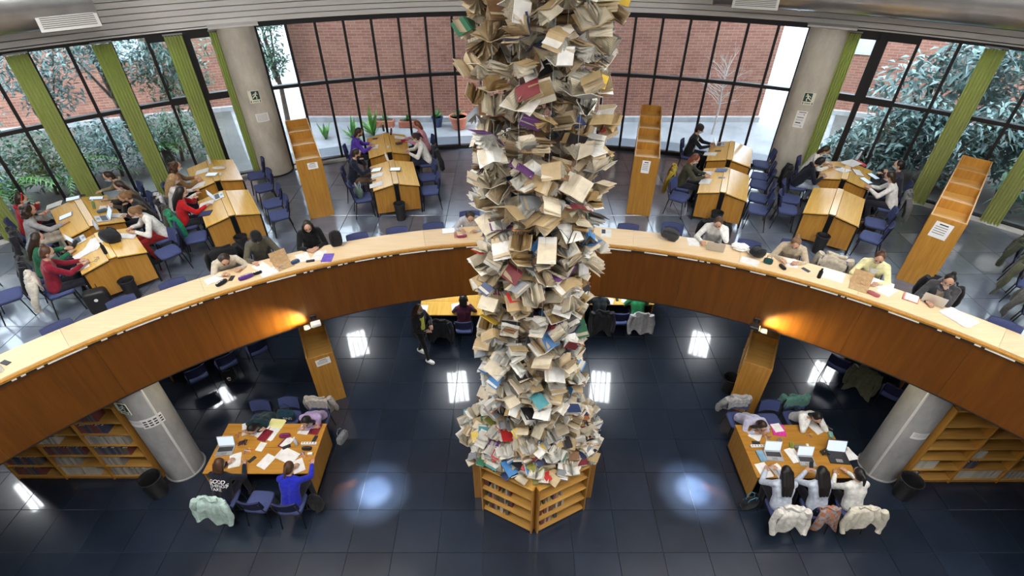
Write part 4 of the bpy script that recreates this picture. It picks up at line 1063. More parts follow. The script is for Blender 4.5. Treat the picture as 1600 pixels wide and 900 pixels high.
# ---- pile at the foot
COVP = {}
def pile_mesh(c, k):
    if (c, k) not in COVP:
        w, d, t_ = ((.15, .21, .022), (.13, .19, .034), (.17, .24, .016))[k]
        m = MB(); m.box((0, 0, .0015), (w, d, .003)); m.box((0, 0, t_ - .0015), (w, d, .003)); m.box((-w / 2 + .0015, 0, t_ / 2), (.003, d, t_))
        q = MB(); q.box((.001, 0, t_ / 2), (w - .008, d - .008, t_ - .006))
        COVP[(c, k)] = (m.mesh('cover', 'cover_' + c), q.mesh('pages', 'page_white'))
    return COVP[(c, k)]
rg = random.Random(9)
def pile_zone(x, y):
    f = 'front' if y < TY - .45 else 'middle' if y < TY + .25 else 'back'
    s_ = 'left' if x < -.35 else 'right' if x > .42 else 'centre'
    return 'at the %s %s of the pile' % (f, s_)
n = 0
for layer in range(4):
    for k in range(104 - layer * 22):
        R0 = 1.27 - layer * .12; r = R0 * math.sqrt(rg.uniform(.25 if layer < 2 else 0, 1)); a = rg.uniform(-2.1, 2.1)
        x, y = .05 + r * math.sin(a), TY - r * math.cos(a) * .98
        if y < 4.95 + .50 * abs(x - .07): continue
        z = 1.42 + layer * .13 + .22 * max(0, 1 - (r / 1.1) ** 2) + rg.uniform(0, .06)
        tip = max(0, r - .95) * 1.0
        e = (rg.gauss(0, .30) + tip * math.cos(a), rg.gauss(0, .30) + tip * math.sin(a) * .6, rg.uniform(0, 6.283))
        c = rg.choices(list(COV), [12, 20, 26, 4, 3, 1.5, 5, 3, 5, 2, 1.5, 2.5, 1.5, 7, 1, 1.5])[0]
        if rg.random() < .5:
            v = rg.randrange(NV); p = rg.choices(PAGES, [.6, .3, .08, .02])[0]
            fl2 = math.pi if rg.random() < .6 else 0
            o = link('piled_book', page_mesh(v, p), None, (x, y, z + .07), (e[0] + fl2, e[1], e[2])); link('cover', cover_mesh(v, c), o)
            tag(o, 'sprawled open %s paged book, %s cover, %s' % (PW[p], c, pile_zone(x, y)), 'book', 'books in the pile on the ring')
        else:
            k2 = rg.randrange(3); cm, pg = pile_mesh(c, k2); o = link('piled_book', cm, None, (x, y, z), e); link('pages', pg, o)
            tag(o, 'closed %s %s book lying %s' % (c, ('medium', 'thick', 'thin')[k2], pile_zone(x, y)), 'book', 'books in the pile on the ring')
        n += 1
for k in range(60):
    x = rg.uniform(-1.02, 1.16); y = 4.81 + .5 * abs(x - .07) + rg.uniform(0, .42); z = 1.41 + (k % 3) * .05 + rg.uniform(0, .04)
    c = rg.choices(list(COV), [12, 20, 26, 4, 3, 1.5, 5, 3, 5, 2, 1.5, 2.5, 1.5, 7, 1, 1.5])[0]
    e = (rg.gauss(.12, .16), rg.gauss(0, .16), rg.uniform(0, 6.283))
    if k % 2:
        v = rg.randrange(NV); p = rg.choices(PAGES, [.6, .3, .08, .02])[0]
        o = link('piled_book', page_mesh(v, p), None, (x, y, z + .06), (e[0] + math.pi * (k % 4 == 1), e[1], e[2])); link('cover', cover_mesh(v, c), o); tag(o, 'sprawled open %s paged book, %s cover, on the front rim %s' % (PW[p], c, 'left' if x < -.35 else 'right' if x > .42 else 'centre'), 'book', 'books in the pile on the ring')
    else:
        k2 = rg.randrange(3); cm, pg = pile_mesh(c, k2); o = link('piled_book', cm, None, (x, y, z), e); link('pages', pg, o); tag(o, 'closed %s %s book on the front rim %s' % (c, ('medium', 'thick', 'thin')[k2], 'left' if x < -.35 else 'right' if x > .42 else 'centre'), 'book', 'books in the pile on the ring')
for lb, x, y, z, e, c in (('bright red closed book on the front left of the pile', -.60, 5.32, 1.72, (.35, -.1, .2), 'red'), ('bright red closed book on the front right of the pile', -.04, 5.14, 1.66, (.42, .2, -.5), 'red'), ('blue closed book at the very front of the pile', -.38, 5.10, 1.62, (.3, .1, .6), 'blue')):
    cm, pg = pile_mesh(c, 2); o = link('piled_book', cm, None, (x, y, z), e); o.scale = (1.15, 1.15, 1.15); link('pages', pg, o); tag(o, lb, 'book', 'books in the pile on the ring')
# ================================================================ PEOPLE
def capsule(mb, p0, p1, r0, r1, n=10):
    p0, p1 = Vector(p0), Vector(p1); d = p1 - p0
    d = d.normalized() if d.length > 1e-6 else Vector((0, 0, 1))
    pts, rs = [], []
    for k in range(4):
        a = math.pi / 2 * (1 - k / 3.5) ; pts.append(p0 - d * r0 * math.sin(a)); rs.append(max(.002, r0 * math.cos(a)))
    pts.append(p0 + (p1 - p0) * .5); rs.append((r0 + r1) / 2)
    for k in range(4):
        a = math.pi / 2 * (k / 3.5 + .5 / 3.5); pts.append(p1 + d * r1 * math.sin(a)); rs.append(max(.002, r1 * math.cos(a)))
    mb.tube(pts, rs, n)
def ik(s, w, l0, l1, pole):
    s, w = Vector(s), Vector(w); d = w - s; L = d.length
    if L > (l0 + l1) * .995: w = s + d * ((l0 + l1) * .995 / L); d = w - s; L = d.length
    a = (l0 * l0 - l1 * l1 + L * L) / (2 * L); h_ = math.sqrt(max(0, l0 * l0 - a * a))
    u = d / L; pl = Vector(pole); pl = (pl - u * pl.dot(u)).normalized()
    return s + u * a + pl * h_, w
def hand_mesh(mb, w, el, mi, curl=.5, side=1, down=Vector((0, 0, -1))):
    f = (w - el).normalized(); f = (f - Vector((0, 0, f.z * .5))).normalized()
    nrm = down - f * down.dot(f); nrm.normalize(); sd = f.cross(nrm).normalized() * side
    pal = []
    c0 = w - f * .01
    for l, hw, ht in ((0, .024, .016), (.03, .034, .014), (.085, .038, .012)):
        c = c0 + f * l
        pal.append([c + sd * hw + nrm * ht, c + sd * hw - nrm * ht, c - sd * hw - nrm * ht, c - sd * hw + nrm * ht])
    vs = [p for r in pal for p in r]; fs = [(0, 1, 2, 3), (11, 10, 9, 8)]
    for i in range(2):
        for k in range(4): k2 = (k + 1) % 4; fs.append((i * 4 + k, (i + 1) * 4 + k, (i + 1) * 4 + k2, i * 4 + k2))
    mb.add(vs, fs, mi)
    for x, l in ((-.028, .066), (-.009, .078), (.010, .083), (.028, .072)):
        b = c0 + f * .078 + sd * x; k1 = b + (f + nrm * curl * .4).normalized() * l * .5; k2 = k1 + (f + nrm * curl * 1.6).normalized() * l * .5
        mb.tube([b, k1, k2], [.0095, .0088, .0065], 5, mi)
    b = c0 + f * .025 + sd * .028; k1 = b + (f * .6 + sd * .8).normalized() * .035; k2 = k1 + (f + sd * .1 + nrm * .3).normalized() * .03
    mb.tube([b, k1, k2], [.012, .010, .007], 5, mi)
PEND = []
HAIRC = {'black': (.012, .010, .010), 'dark': (.030, .018, .012), 'brown': (.075, .035, .018), 'light': (.20, .11, .05), 'blonde': (.34, .21, .10), 'red': (.18, .05, .025)}
for k, c in HAIRC.items(): plain('hair_' + k, c, .45, spec=.4, noise=.3, nscale=30)
def person(label, x, y, z, dx, dy, top=(.5, .5, .5), legs=(.02, .02, .03), hair=('long', 'dark'), lean=18, headp=35, heady=0, hl=(-.15, .46, .80), hr=(.14, .46, .80), skin='skin_a', mask='white', hood=None, roll=0, stand=False, shoe=(.03, .03, .035), inner=None, hat=None, phones=None, scale=1.0, sit=.46, band=None, scarf=None):
    t = thing('person', label, 'person', (x, y, z), head(dx, dy)); t.scale = (scale,) * 3
    body, topm, leg, hr_m, ex = MB(), MB(), MB(), MB(), MB()
    a = R_(lean); d = Vector((math.sin(R_(roll)), math.sin(a), math.cos(a))).normalized()
    hip = Vector((0, 0, .92)) if stand else Vector((0, -.02, sit + .09))
    bk = Vector((0, -math.cos(a), math.sin(a)))
    waist, chest, sh = hip + d * .17, hip + d * .33, hip + d * .45
    # torso
    for mb, g in ((body, -.012), (topm, .012)):
        for s in (-1, 1):
            o_ = Vector((s * .065, 0, 0))
            capsule(mb, hip + o_, waist + o_ * .85, .115 + g, .098 + g); capsule(mb, waist + o_ * .85, chest + o_ * 1.15, .098 + g, .108 + g)
            capsule(mb, chest + o_ * 1.15, sh + o_ * 1.2, .105 + g, .072 + g)
            capsule(mb, sh + Vector((s * .04, 0, 0)), sh + Vector((s * .165, 0, -.012)), .062 + g, .058 + g)
    nk = sh + d * .055; hd = Vector((0, math.sin(a + R_(headp) * .45), math.cos(a + R_(headp) * .45)))
    hc = nk + hd * .165; capsule(body, sh, nk + hd * .09, .055, .050)
    capsule(topm, sh + d * .005, sh + d * .04, .085, .064)
    # arms
    for s, tg in ((-1, hl), (1, hr)):
        S = sh + Vector((s * .175, 0, -.015)); el, w = ik(S, tg, .285, .25, (s * .75, -.25, -.75))
        for mb, g in ((body, -.010), (topm, .012)):
            capsule(mb, S, el, .052 + g, .043 + g, 8)
            e2 = w if mb is body else el + (w - el) * .93
            capsule(mb, el, e2, .043 + g, (.030 if mb is body else .034) + g * .6, 8)
        capsule(body, el + (w - el) * .8, w, .027, .025, 8)
        hand_mesh(ex, w, el, 0, .5, s)
    # legs
    if stand:
        feet = ((-.10, -.20), (.10, .22))
    for i, s in enumerate((-1, 1)):
        hj = hip + Vector((s * .085, .02, -.03))
        if stand: an = Vector((s * .09, feet[i][1], .09)); kn = hj.lerp(an, .5) + Vector((0, .05, 0))
        else: kn = Vector((s * .12, .42, sit + .06)); an = Vector((s * .13, .36 + .06 * s, .09))
        for mb, g in ((body, -.012), (leg, .010)):
            capsule(mb, hj, kn, .082 + g, .058 + g, 9); capsule(mb, kn, an, .055 + g, .040 + g, 9)
        capsule(leg, hip + Vector((s * .05, 0, -.02)), hj, .118, .10, 9)
        capsule(body, an, an + Vector((0, .10, -.045)), .032, .026, 6)
        sm = MB(); sm.sup((an.x, an.y + .055, .045), (.046, .135, .048), .6, 14, 8); sm.build('shoe', cloth(shoe), t, 60)
    # head
    Mh = Matrix.Translation(hc) @ Matrix.Rotation(R_(heady), 4, 'Z') @ Matrix.Rotation(-R_(headp), 4, 'X') @ Matrix.Rotation(R_(roll) * .6, 4, 'Y')
    def fn(px, py, pz):
        if pz < 0: px *= 1 - .28 * (-pz) ** 1.3; py = py * (1 - .12 * -pz) + .10 * (-pz)
        if py > 0: px *= 1 - .10 * py
        if py > .75 and abs(px) < .30 and -.42 < pz < .12: py += .20 * (1 - abs(px) / .30) * (1 - abs(pz + .15) / .30 if abs(pz + .15) < .30 else 0)
        if py > .6 and .12 < abs(px) < .55 and .0 < pz < .30: py -= .06
        return px, py, pz
    ex.sup((0, 0, 0), (.077, .097, .118), 1.0, 26, 18, 0, Mh, fn)
    for s in (-1, 1):
        ex.sup((s * .076, -.006, -.012), (.010, .020, .032), 1, 8, 6, 0, Mh); ex.sup((s * .030, .083, .012), (.012, .008, .008), 1, 8, 6, 1, Mh)
        ex.box((s * .030, .088, .032), (.030, .006, .006), 1, Mh)
    ex.sup((0, .090, -.062), (.024, .008, .007), 1, 8, 6, 2, Mh)
    st, hc_ = hair
    hb = MB()
    hb.sup((0, -.024, .022), (.087, .096, .108), 1, 18, 12, 0, Mh)
    hb.sup((0, -.045, -.03), (.080, .068, .085), 1, 14, 10, 0, Mh)
    q = lambda *p: Mh @ Vector(p)
    bend = lambda l, o_: sh + bk * o_ - d * l
    if st == 'long':
        for s in (-1, 0, 1):
            capsule(hb, q(s * .055, -.06, 0), bend(-.02, .115) + Vector((s * .06, 0, 0)), .058, .052); capsule(hb, bend(-.02, .115) + Vector((s * .06, 0, 0)), bend(.16, .135) + Vector((s * .06, 0, 0)), .05, .028)
        for s in (-1, 1): capsule(hb, q(s * .07, -.02, .02), q(s * .078, -.01, -.12), .030, .030)
    elif st == 'bob':
        for s in (-1, 0, 1): capsule(hb, q(s * .055, -.05, 0), q(s * .06, -.055, -.13), .05, .04)
    elif st == 'curly':
        for k in range(16):
            aa = k * 2.4; rr = .07 + .02 * (k % 3); hb.sup((rr * math.cos(aa), -.04 + rr * .5 * math.sin(aa) - .02, .07 - k * .014), (.055, .055, .05), 1, 10, 6, 0, Mh)
    elif st == 'pony':
        capsule(hb, q(0, -.11, .04), q(0, -.15, .0), .028, .034); capsule(hb, q(0, -.15, .0), q(0, -.15, -.14), .034, .018)
    elif st == 'front':
        for s in (-1, 1): capsule(hb, q(s * .075, .0, .03), q(s * .09, .03, -.16), .036, .036); capsule(hb, q(s * .09, .03, -.16), q(s * .10, .02, -.30), .034, .02)
    elif st == 'bun':
        hb.sup((0, -.07, .125), (.042, .042, .040), 1, 12, 8, 0, Mh)
    def pend(nm, mb, mat, vox, extra=None, it=3):
        o = mb.build(nm, mat, t); md = o.modifiers.new('r', 'REMESH'); md.mode = 'VOXEL'; md.voxel_size = vox; md.use_smooth_shade = True
        sm_ = o.modifiers.new('s', 'SMOOTH'); sm_.factor = .5; sm_.iterations = it
        PEND.append((o, extra)); return o
    pend('body', body, skin, .020, (ex, [skin, 'eye_dark', 'lip']))
    to = pend('top', topm, cloth(top), .018)
    pend('trousers', leg, cloth(legs), .022)
    pend('hair', hb, 'hair_' + hc_, .015, it=2)
    if mask:
        m = MB()
        def mf(u, v):
            th = (u - .5) * 2.5; ph = -1.02 + v * .98
            px, py, pz = fn(math.cos(ph) * math.sin(th), math.cos(ph) * math.cos(th), math.sin(ph)); 
            return (px * .084, py * .103 + .004 * math.cos(th * 1.2), pz * .118)
        m.grid(11, 7, mf, 0, Mh); m.build('face_mask', 'mask_' + mask, t, True)
    if hood:
        m = MB(); p = [sh + d * .035 + Vector((math.cos(k) * .105, 0, 0)) + (-bk) * (math.sin(k) * .095) + d * (-.04 * math.sin(k)) for k in [math.pi * .1 + i * math.pi * 1.8 / 12 + math.pi / 2 + .3 for i in range(13)]]
        m.tube(p, [.034] * 13, 8); m.build('hood', cloth(hood), to, True)
    if scarf:
        m = MB(); p = [sh + d * .05 + Vector((math.cos(k) * .088, 0, 0)) + bk * (math.sin(k) * .08) for k in [i * 2 * math.pi / 14 for i in range(15)]]; m.tube(p, .036, 8); m.build('scarf', cloth(scarf), t, True)
    if inner:
        m = MB(); m.grid(6, 8, lambda u, v: tuple(hip.lerp(sh, .15 + v * .85) + Vector(((u - .5) * .15, 0, 0)) - bk * (.138 - .10 * (u - .5) ** 2 * 4 * .3 - .018 * v))); m.build('shirt_front', cloth(inner), to, True)
    if hat:
        m = MB(); m.sup((0, -.018, .052), (.098, .110, .092), .9, 18, 10, 0, Mh); m.sup((0, -.015, .025), (.103, .116, .03), .8, 18, 8, 0, Mh); m.build('hat', cloth(hat), t, 60)
    if phones or band:
        m = MB(); m.tube([Mh @ Vector((math.cos(k) * .100, -.01, math.sin(k) * .128 + .006)) for k in [i * math.pi / 12 for i in range(13)]], .011, 6)
        if phones:
            for s in (-1, 1): m.sup((s * .098, -.008, -.012), (.022, .036, .042), .8, 12, 8, 0, Mh)
        m.build('headphones' if phones else 'head_band', cloth(phones or band), t, 60)
    return t, to, sh, bk, d
def finish_people():
    dg = bpy.context.evaluated_depsgraph_get(); res = []
    for o, ex in PEND: res.append(bpy.data.meshes.new_from_object(o.evaluated_get(dg)))
    for (o, ex), me in zip(PEND, res):
        o.modifiers.clear(); old = o.data
        if ex:
            mb, mats = ex; v = [tuple(q.co) for q in me.vertices]; n = len(v); f = [tuple(p.vertices) for p in me.polygons]; k = len(f)
            me2 = bpy.data.meshes.new('body'); me2.from_pydata(v + mb.v, [], f + [tuple(i + n for i in p) for p in mb.f])
            for mt in mats: me2.materials.append(MATS[mt])
            me2.polygons.foreach_set('material_index', [0] * k + mb.m); me = me2
        me.polygons.foreach_set('use_smooth', [True] * len(me.polygons)); me.update(); o.data = me; me.name = old.name
# ---- around the sloped desks
def short(l):
    hh_ = ' half hidden' if ' half' in l else ''
    for q in (',', ' with ', ' writing', ' half', ' by the', ' using', ' leaning', ' at the', ' behind', ' facing'): l = l.split(q)[0]
    return l + hh_
def reader(label, key, r, t, turn=0, ch=True, **k):
    p, d = seat_at(key, r, t); c, s = math.cos(R_(turn)), math.sin(R_(turn)); dx, dy = d[0] * c - d[1] * s, d[0] * s + d[1] * c
    if ch: chair('blue padded chair under the ' + short(label) + {'A': ', far left desk', 'B': ', left-middle desk', 'C': ', centre left desk', 'D': ', hidden desk', 'E': ', centre right desk', 'F': ', far right desk'}[key], p.x, p.y, p.z, dx, dy)
    return person(label, p.x, p.y, p.z, dx, dy, **k)
WR = dict(hl=(-.13, .44, .80), hr=(.13, .46, .80)); LP = dict(hl=(-.09, .50, .82), hr=(.09, .50, .82))
CHIN = dict(hl=(-.06, .32, 1.06), hr=(.14, .44, .80))
P_ = {}
P_['a1'] = reader('person in a red hoodie with red headband by the far left window', 'A', 14.2, -1.02, top=(.42, .02, .03), hood=(.42, .02, .03), hair=('bun', 'dark'), band=(.5, .02, .03), lean=14, headp=28, mask='blue', hl=(-.10, .36, 1.0), hr=(.12, .40, .84))
P_['a2'] = reader('person in a long grey cardigan with curly brown hair, far left desk', 'A', 13.55, -.98, top=(.34, .34, .35), legs=(.45, .40, .33), hair=('curly', 'dark'), lean=16, headp=20, mask=None, hl=(-.06, .34, 1.02), hr=(.16, .54, .80))
P_['a3'] = reader('person in a green sweater with long dark hair, far left desk', 'A', 12.15, -1.02, top=(.02, .14, .07), hair=('long', 'dark'), lean=14, headp=24, mask='white', **WR)
P_['a4'] = reader('person in a burgundy sweater with tied hair, far left desk', 'A', 11.45, -.96, top=(.22, .012, .03), hair=('bun', 'brown'), lean=12, headp=30, mask='white', **LP)
P_['a5'] = reader('person in a khaki hoodie with dark short hair, far left desk', 'A', 14.28, .98, top=(.30, .25, .17), hood=(.30, .25, .17), hair=('short', 'dark'), lean=22, headp=25, mask='blue', hl=(-.30, .48, .80), hr=(.25, .50, .80))
P_['a6'] = reader('person with dark hair in dark clothes, facing the far left laptop', 'A', 13.55, 1.0, top=(.05, .04, .035), hair=('bob', 'dark'), lean=18, headp=30, mask='white', **LP)
P_['a7'] = reader('person in a black jacket with black mask, far left desk', 'A', 12.95, 1.0, top=(.02, .02, .022), hair=('pony', 'light'), lean=22, headp=40, mask='black', hl=(-.16, .40, .82), hr=(.06, .34, .98))
P_['a8'] = reader('person in a white sweater with ponytail, far left desk', 'A', 12.12, 1.0, top=(.78, .77, .74), legs=(.30, .02, .02), hair=('pony', 'light'), lean=24, headp=42, mask='white', **WR)
P_['b1'] = reader('person in a brown coat with big curly hair, left-middle desk', 'B', 13.85, -.86, top=(.22, .12, .05), hair=('curly', 'brown'), lean=14, headp=22, mask='white', **WR)
P_['b2'] = reader('person with long blonde hair and pale top, left-middle desk', 'B', 13.15, -.98, top=(.66, .64, .62), hair=('long', 'blonde'), lean=14, headp=24, mask='white', **WR)
P_['b3'] = reader('person in a bright red sweater, left-middle desk', 'B', 12.38, -.90, top=(.50, .012, .018), hair=('long', 'black'), lean=14, headp=26, mask='white', hl=(-.08, .36, .98), hr=(.12, .50, .82))
P_['c1'] = reader('person in a purple hoodie, centre left desk by the window', 'C', 14.12, -.90, top=(.10, .045, .42), hood=(.10, .045, .42), hair=('bob', 'dark'), lean=16, headp=36, mask='black', **WR)
P_['c2'] = reader('man in a navy sweater using a tablet, centre left desk', 'C', 12.70, -.98, top=(.012, .016, .035), legs=(.10, .06, .04), hair=('short', 'dark'), lean=14, headp=34, mask='black', hl=(-.04, .30, 1.02), hr=(.14, .44, .82))
P_['c3'] = reader('person in a white sweater with dark ponytail, centre left desk', 'C', 13.42, .94, top=(.80, .78, .74), legs=(.02, .025, .05), hair=('pony', 'dark'), lean=20, headp=34, mask='white', **WR)
P_['c4'] = reader('person in a pink top with red hair, centre left desk', 'C', 14.22, 1.02, top=(.62, .28, .36), hair=('bob', 'red'), lean=14, headp=30, mask=None, **WR)
P_['e1'] = reader('person with a dark beanie and black coat, centre right desk', 'E', 14.35, -1.04, top=(.014, .014, .017), inner=(.8, .8, .8), hair=('short', 'black'), hat=(.035, .028, .028), lean=12, headp=22, mask='white', skin='skin_b', **LP)
P_['e2'] = reader('person in a dark olive jacket with reddish hair, centre right desk', 'E', 12.38, -.96, top=(.055, .055, .035), hair=('bob', 'red'), lean=14, headp=38, mask='white', **LP)
P_['f1'] = reader('person in a black hoodie with headphones, far right desk', 'F', 13.55, -.92, 14, top=(.012, .014, .026), legs=(.32, .38, .48), hood=(.012, .014, .026), hair=('short', 'black'), phones=(.02, .02, .025), lean=28, headp=36, mask='white', **WR)
P_['f2'] = reader('person in a white top half hidden by the black hoodie, far right desk', 'F', 14.35, -.88, top=(.78, .77, .74), hair=('bob', 'dark'), lean=22, headp=40, mask='white', **WR)
P_['f3'] = reader('man in dark navy with blue mask by the far right window', 'F', 14.20, 1.10, top=(.03, .03, .05), hair=('short', 'black'), lean=14, headp=16, mask='blue', hl=(-.05, .34, .98), hr=(.10, .40, .90))
P_['f4'] = reader('person in a white top with dark hair, far right desk', 'F', 13.50, 1.06, top=(.78, .77, .75), hair=('bob', 'dark'), lean=20, headp=34, mask='white', **LP)
P_['d1'] = reader('person in grey behind the book column at the hidden desk', 'D', 12.6, -.95, top=(.3, .3, .32), hair=('short', 'dark'), lean=16, headp=30, mask='white', **WR)
# ---- along the counter
def counter_reader(label, a, r=10.62, turn=0, **k):
    p = polB(r, a, U); dx, dy = -math.sin(R_(a + turn)), -math.cos(R_(a + turn))
    chair('blue padded chair under the ' + short(label) + ', counter', p.x, p.y, p.z, dx, dy)
    return person(label, p.x, p.y, p.z, dx, dy, **k)
WC = dict(hl=(-.14, .48, .80), hr=(.14, .50, .80))
counter_reader('hunched person in a beige sweater writing at the counter', -32.3, 10.62, top=(.56, .50, .40), hair=('bob', 'dark'), lean=40, headp=48, mask='white', hl=(-.20, .50, .80), hr=(.12, .56, .80))
counter_reader('man in an olive sweatshirt with black cap writing at the counter', -28.9, 10.72, top=(.10, .09, .065), hair=('short', 'black'), hat=(.012, .012, .014), lean=22, headp=44, mask='white', hl=(-.18, .52, .80), hr=(.18, .54, .80))
counter_reader('person in black with long dark hair writing at the counter', -23.9, 10.66, top=(.010, .010, .012), hair=('front', 'dark'), lean=20, headp=34, mask='white', hl=(-.08, .48, .80), hr=(.10, .50, .80))
counter_reader('person in grey half hidden by the book column at the counter', -6.6, 10.5, top=(.50, .51, .55), hair=('bob', 'dark'), lean=34, headp=44, mask='white', hl=(-.10, .50, .80), hr=(.22, .44, .80))
counter_reader('person in a white turtleneck leaning on one hand at the counter', 20.6, 10.62, top=(.80, .79, .76), hair=('short', 'brown'), lean=22, headp=44, mask='white', hl=(-.06, .34, 1.04), hr=(.22, .50, .80))
counter_reader('person in a beige sweater with fair ponytail at the counter', 28.3, 10.56, top=(.50, .42, .31), hair=('pony', 'light'), lean=28, headp=46, mask='white', **WC)
counter_reader('person in a pale yellow jacket with top knot at the counter', 35.6, 10.64, top=(.74, .70, .40), inner=(.78, .78, .75), hair=('bun', 'brown'), lean=20, headp=34, mask='white', **WC)
counter_reader('person in a dark grey jacket with top knot at the counter laptop', 41.2, 10.58, top=(.05, .05, .055), inner=(.45, .34, .25), hood=(.11, .11, .13), hair=('bun', 'black'), lean=18, headp=34, mask='white', hl=(-.03, .28, 1.02), hr=(.12, .46, .80))
# ---- lower floor
person('person asleep on folded arms at the lower left table', -5.45, 6.98, 0, 0, -1, top=(.012, .035, .045), hair=('bob', 'black'), lean=52, headp=52, mask=None, hl=(.10, .52, .79), hr=(-.10, .48, .79))
person('person in a lilac top hunched at the lower left table', -4.40, 7.02, 0, 0, -1, top=(.44, .34, .56), hair=('front', 'black'), lean=42, headp=48, mask='white', hl=(.06, .48, .79), hr=(-.10, .44, .79))
gt = person('person in a navy sweatshirt with white slogan, lower left table', -5.60, 5.24, 0, .12, 1, top=(.012, .014, .026), hair=('bob', 'brown'), lean=20, headp=28, mask='white', hl=(-.14, .50, .80), hr=(.20, .50, .80))
person('person in a royal blue sweater at the lower left table', -4.33, 5.16, 0, .10, 1, top=(.022, .03, .48), hair=('pony', 'brown'), lean=20, headp=38, mask='white', hl=(-.14, .46, .80), hr=(.20, .58, .80))
person('person in a pale lilac top bent over notes, lower right table', 4.50, 6.96, 0, .15, -1, top=(.50, .50, .66), hair=('front', 'dark'), lean=46, headp=46, mask='white', hl=(-.14, .52, .79), hr=(.10, .50, .79))
person('person in a white shirt with head in hands, lower right table', 5.66, 6.98, 0, .05, -1, top=(.80, .80, .79), hair=('bob', 'black'), lean=34, headp=44, mask=None, hl=(-.10, .36, .96), hr=(.10, .36, .96))
person('person in pale blue with long black hair, left of three at the lower right table', 4.50, 5.08, 0, .05, 1, top=(.56, .62, .74), hair=('long', 'black'), lean=20, headp=30, mask='white', hl=(-.16, .50, .80), hr=(.04, .50, .84))
person('person in pale blue holding a phone, middle of three at the lower right table', 5.15, 5.08, 0, -.05, 1, top=(.56, .62, .74), hair=('long', 'black'), lean=20, headp=26, mask='white', hl=(-.10, .42, .92), hr=(.06, .42, .92))
person('person in white with lilac sleeves, right of three at the lower right table', 5.78, 5.08, 0, -.1, 1, top=(.78, .78, .76), hair=('pony', 'black'), lean=16, headp=22, mask='white', **WR)
person('woman in a black tracksuit and white trainers walking under the balcony', -2.55, 9.34, 0, .85, -.52, top=(.014, .014, .018), inner=(.60, .62, .10), legs=(.010, .010, .013), hair=('long', 'brown'), lean=3, headp=14, mask='blue', stand=True, shoe=(.82, .82, .82), hl=(-.08, .30, 1.12), hr=(.10, .28, 1.06))
person('person in maroon with headphones at the left back table', -1.55, 9.96, 0, 0, 1, top=(.06, .012, .03), hair=('bob', 'black'), lean=16, headp=28, mask='white', phones=(.02, .02, .02), **WR)
person('person in a dark coat at the right back table', 1.92, 10.30, 0, 0, 1, top=(.03, .038, .045), hair=('short', 'black'), lean=14, headp=28, mask='white', **WR)
person('person in bright green at the right back table', 2.92, 10.26, 0, 0, 1, top=(.02, .20, .07), hair=('bob', 'dark'), lean=30, headp=34, mask='white', **WR)
finish_people()
# slogan on the navy sweatshirt
def slogan(t, to, sh, bk, d):
    cu = bpy.data.curves.new('slogan', 'FONT'); cu.body = 'GOOD\nTHINGS\nTAKE'; cu.size = .092; cu.align_x = 'LEFT'; cu.space_line = .86; cu.extrude = 0
    try: cu.offset = .0012
    except Exception: pass
    tmp = bpy.data.objects.new('slogan_tmp', cu); col.objects.link(tmp)
    me = bpy.data.meshes.new_from_object(tmp.evaluated_get(bpy.context.evaluated_depsgraph_get())); bpy.data.objects.remove(tmp)
    from mathutils.bvhtree import BVHTree
    bv = BVHTree.FromPolygons([v.co.copy() for v in to.data.vertices], [tuple(p.vertices) for p in to.data.polygons])
    org = sh - d * .09 + bk * .4
    for v in me.vertices:
        p = org + Vector((v.co.x - .14, 0, 0)) + d * v.co.y
        h_ = bv.ray_cast(p, -bk); v.co = (h_[0] + bk * .013) if h_[0] is not None else p - bk * .27
    me.materials.append(MATS['paper_white']); o = link('slogan', me, t); o['label'] = 'white slogan lettering'
slogan(*gt)
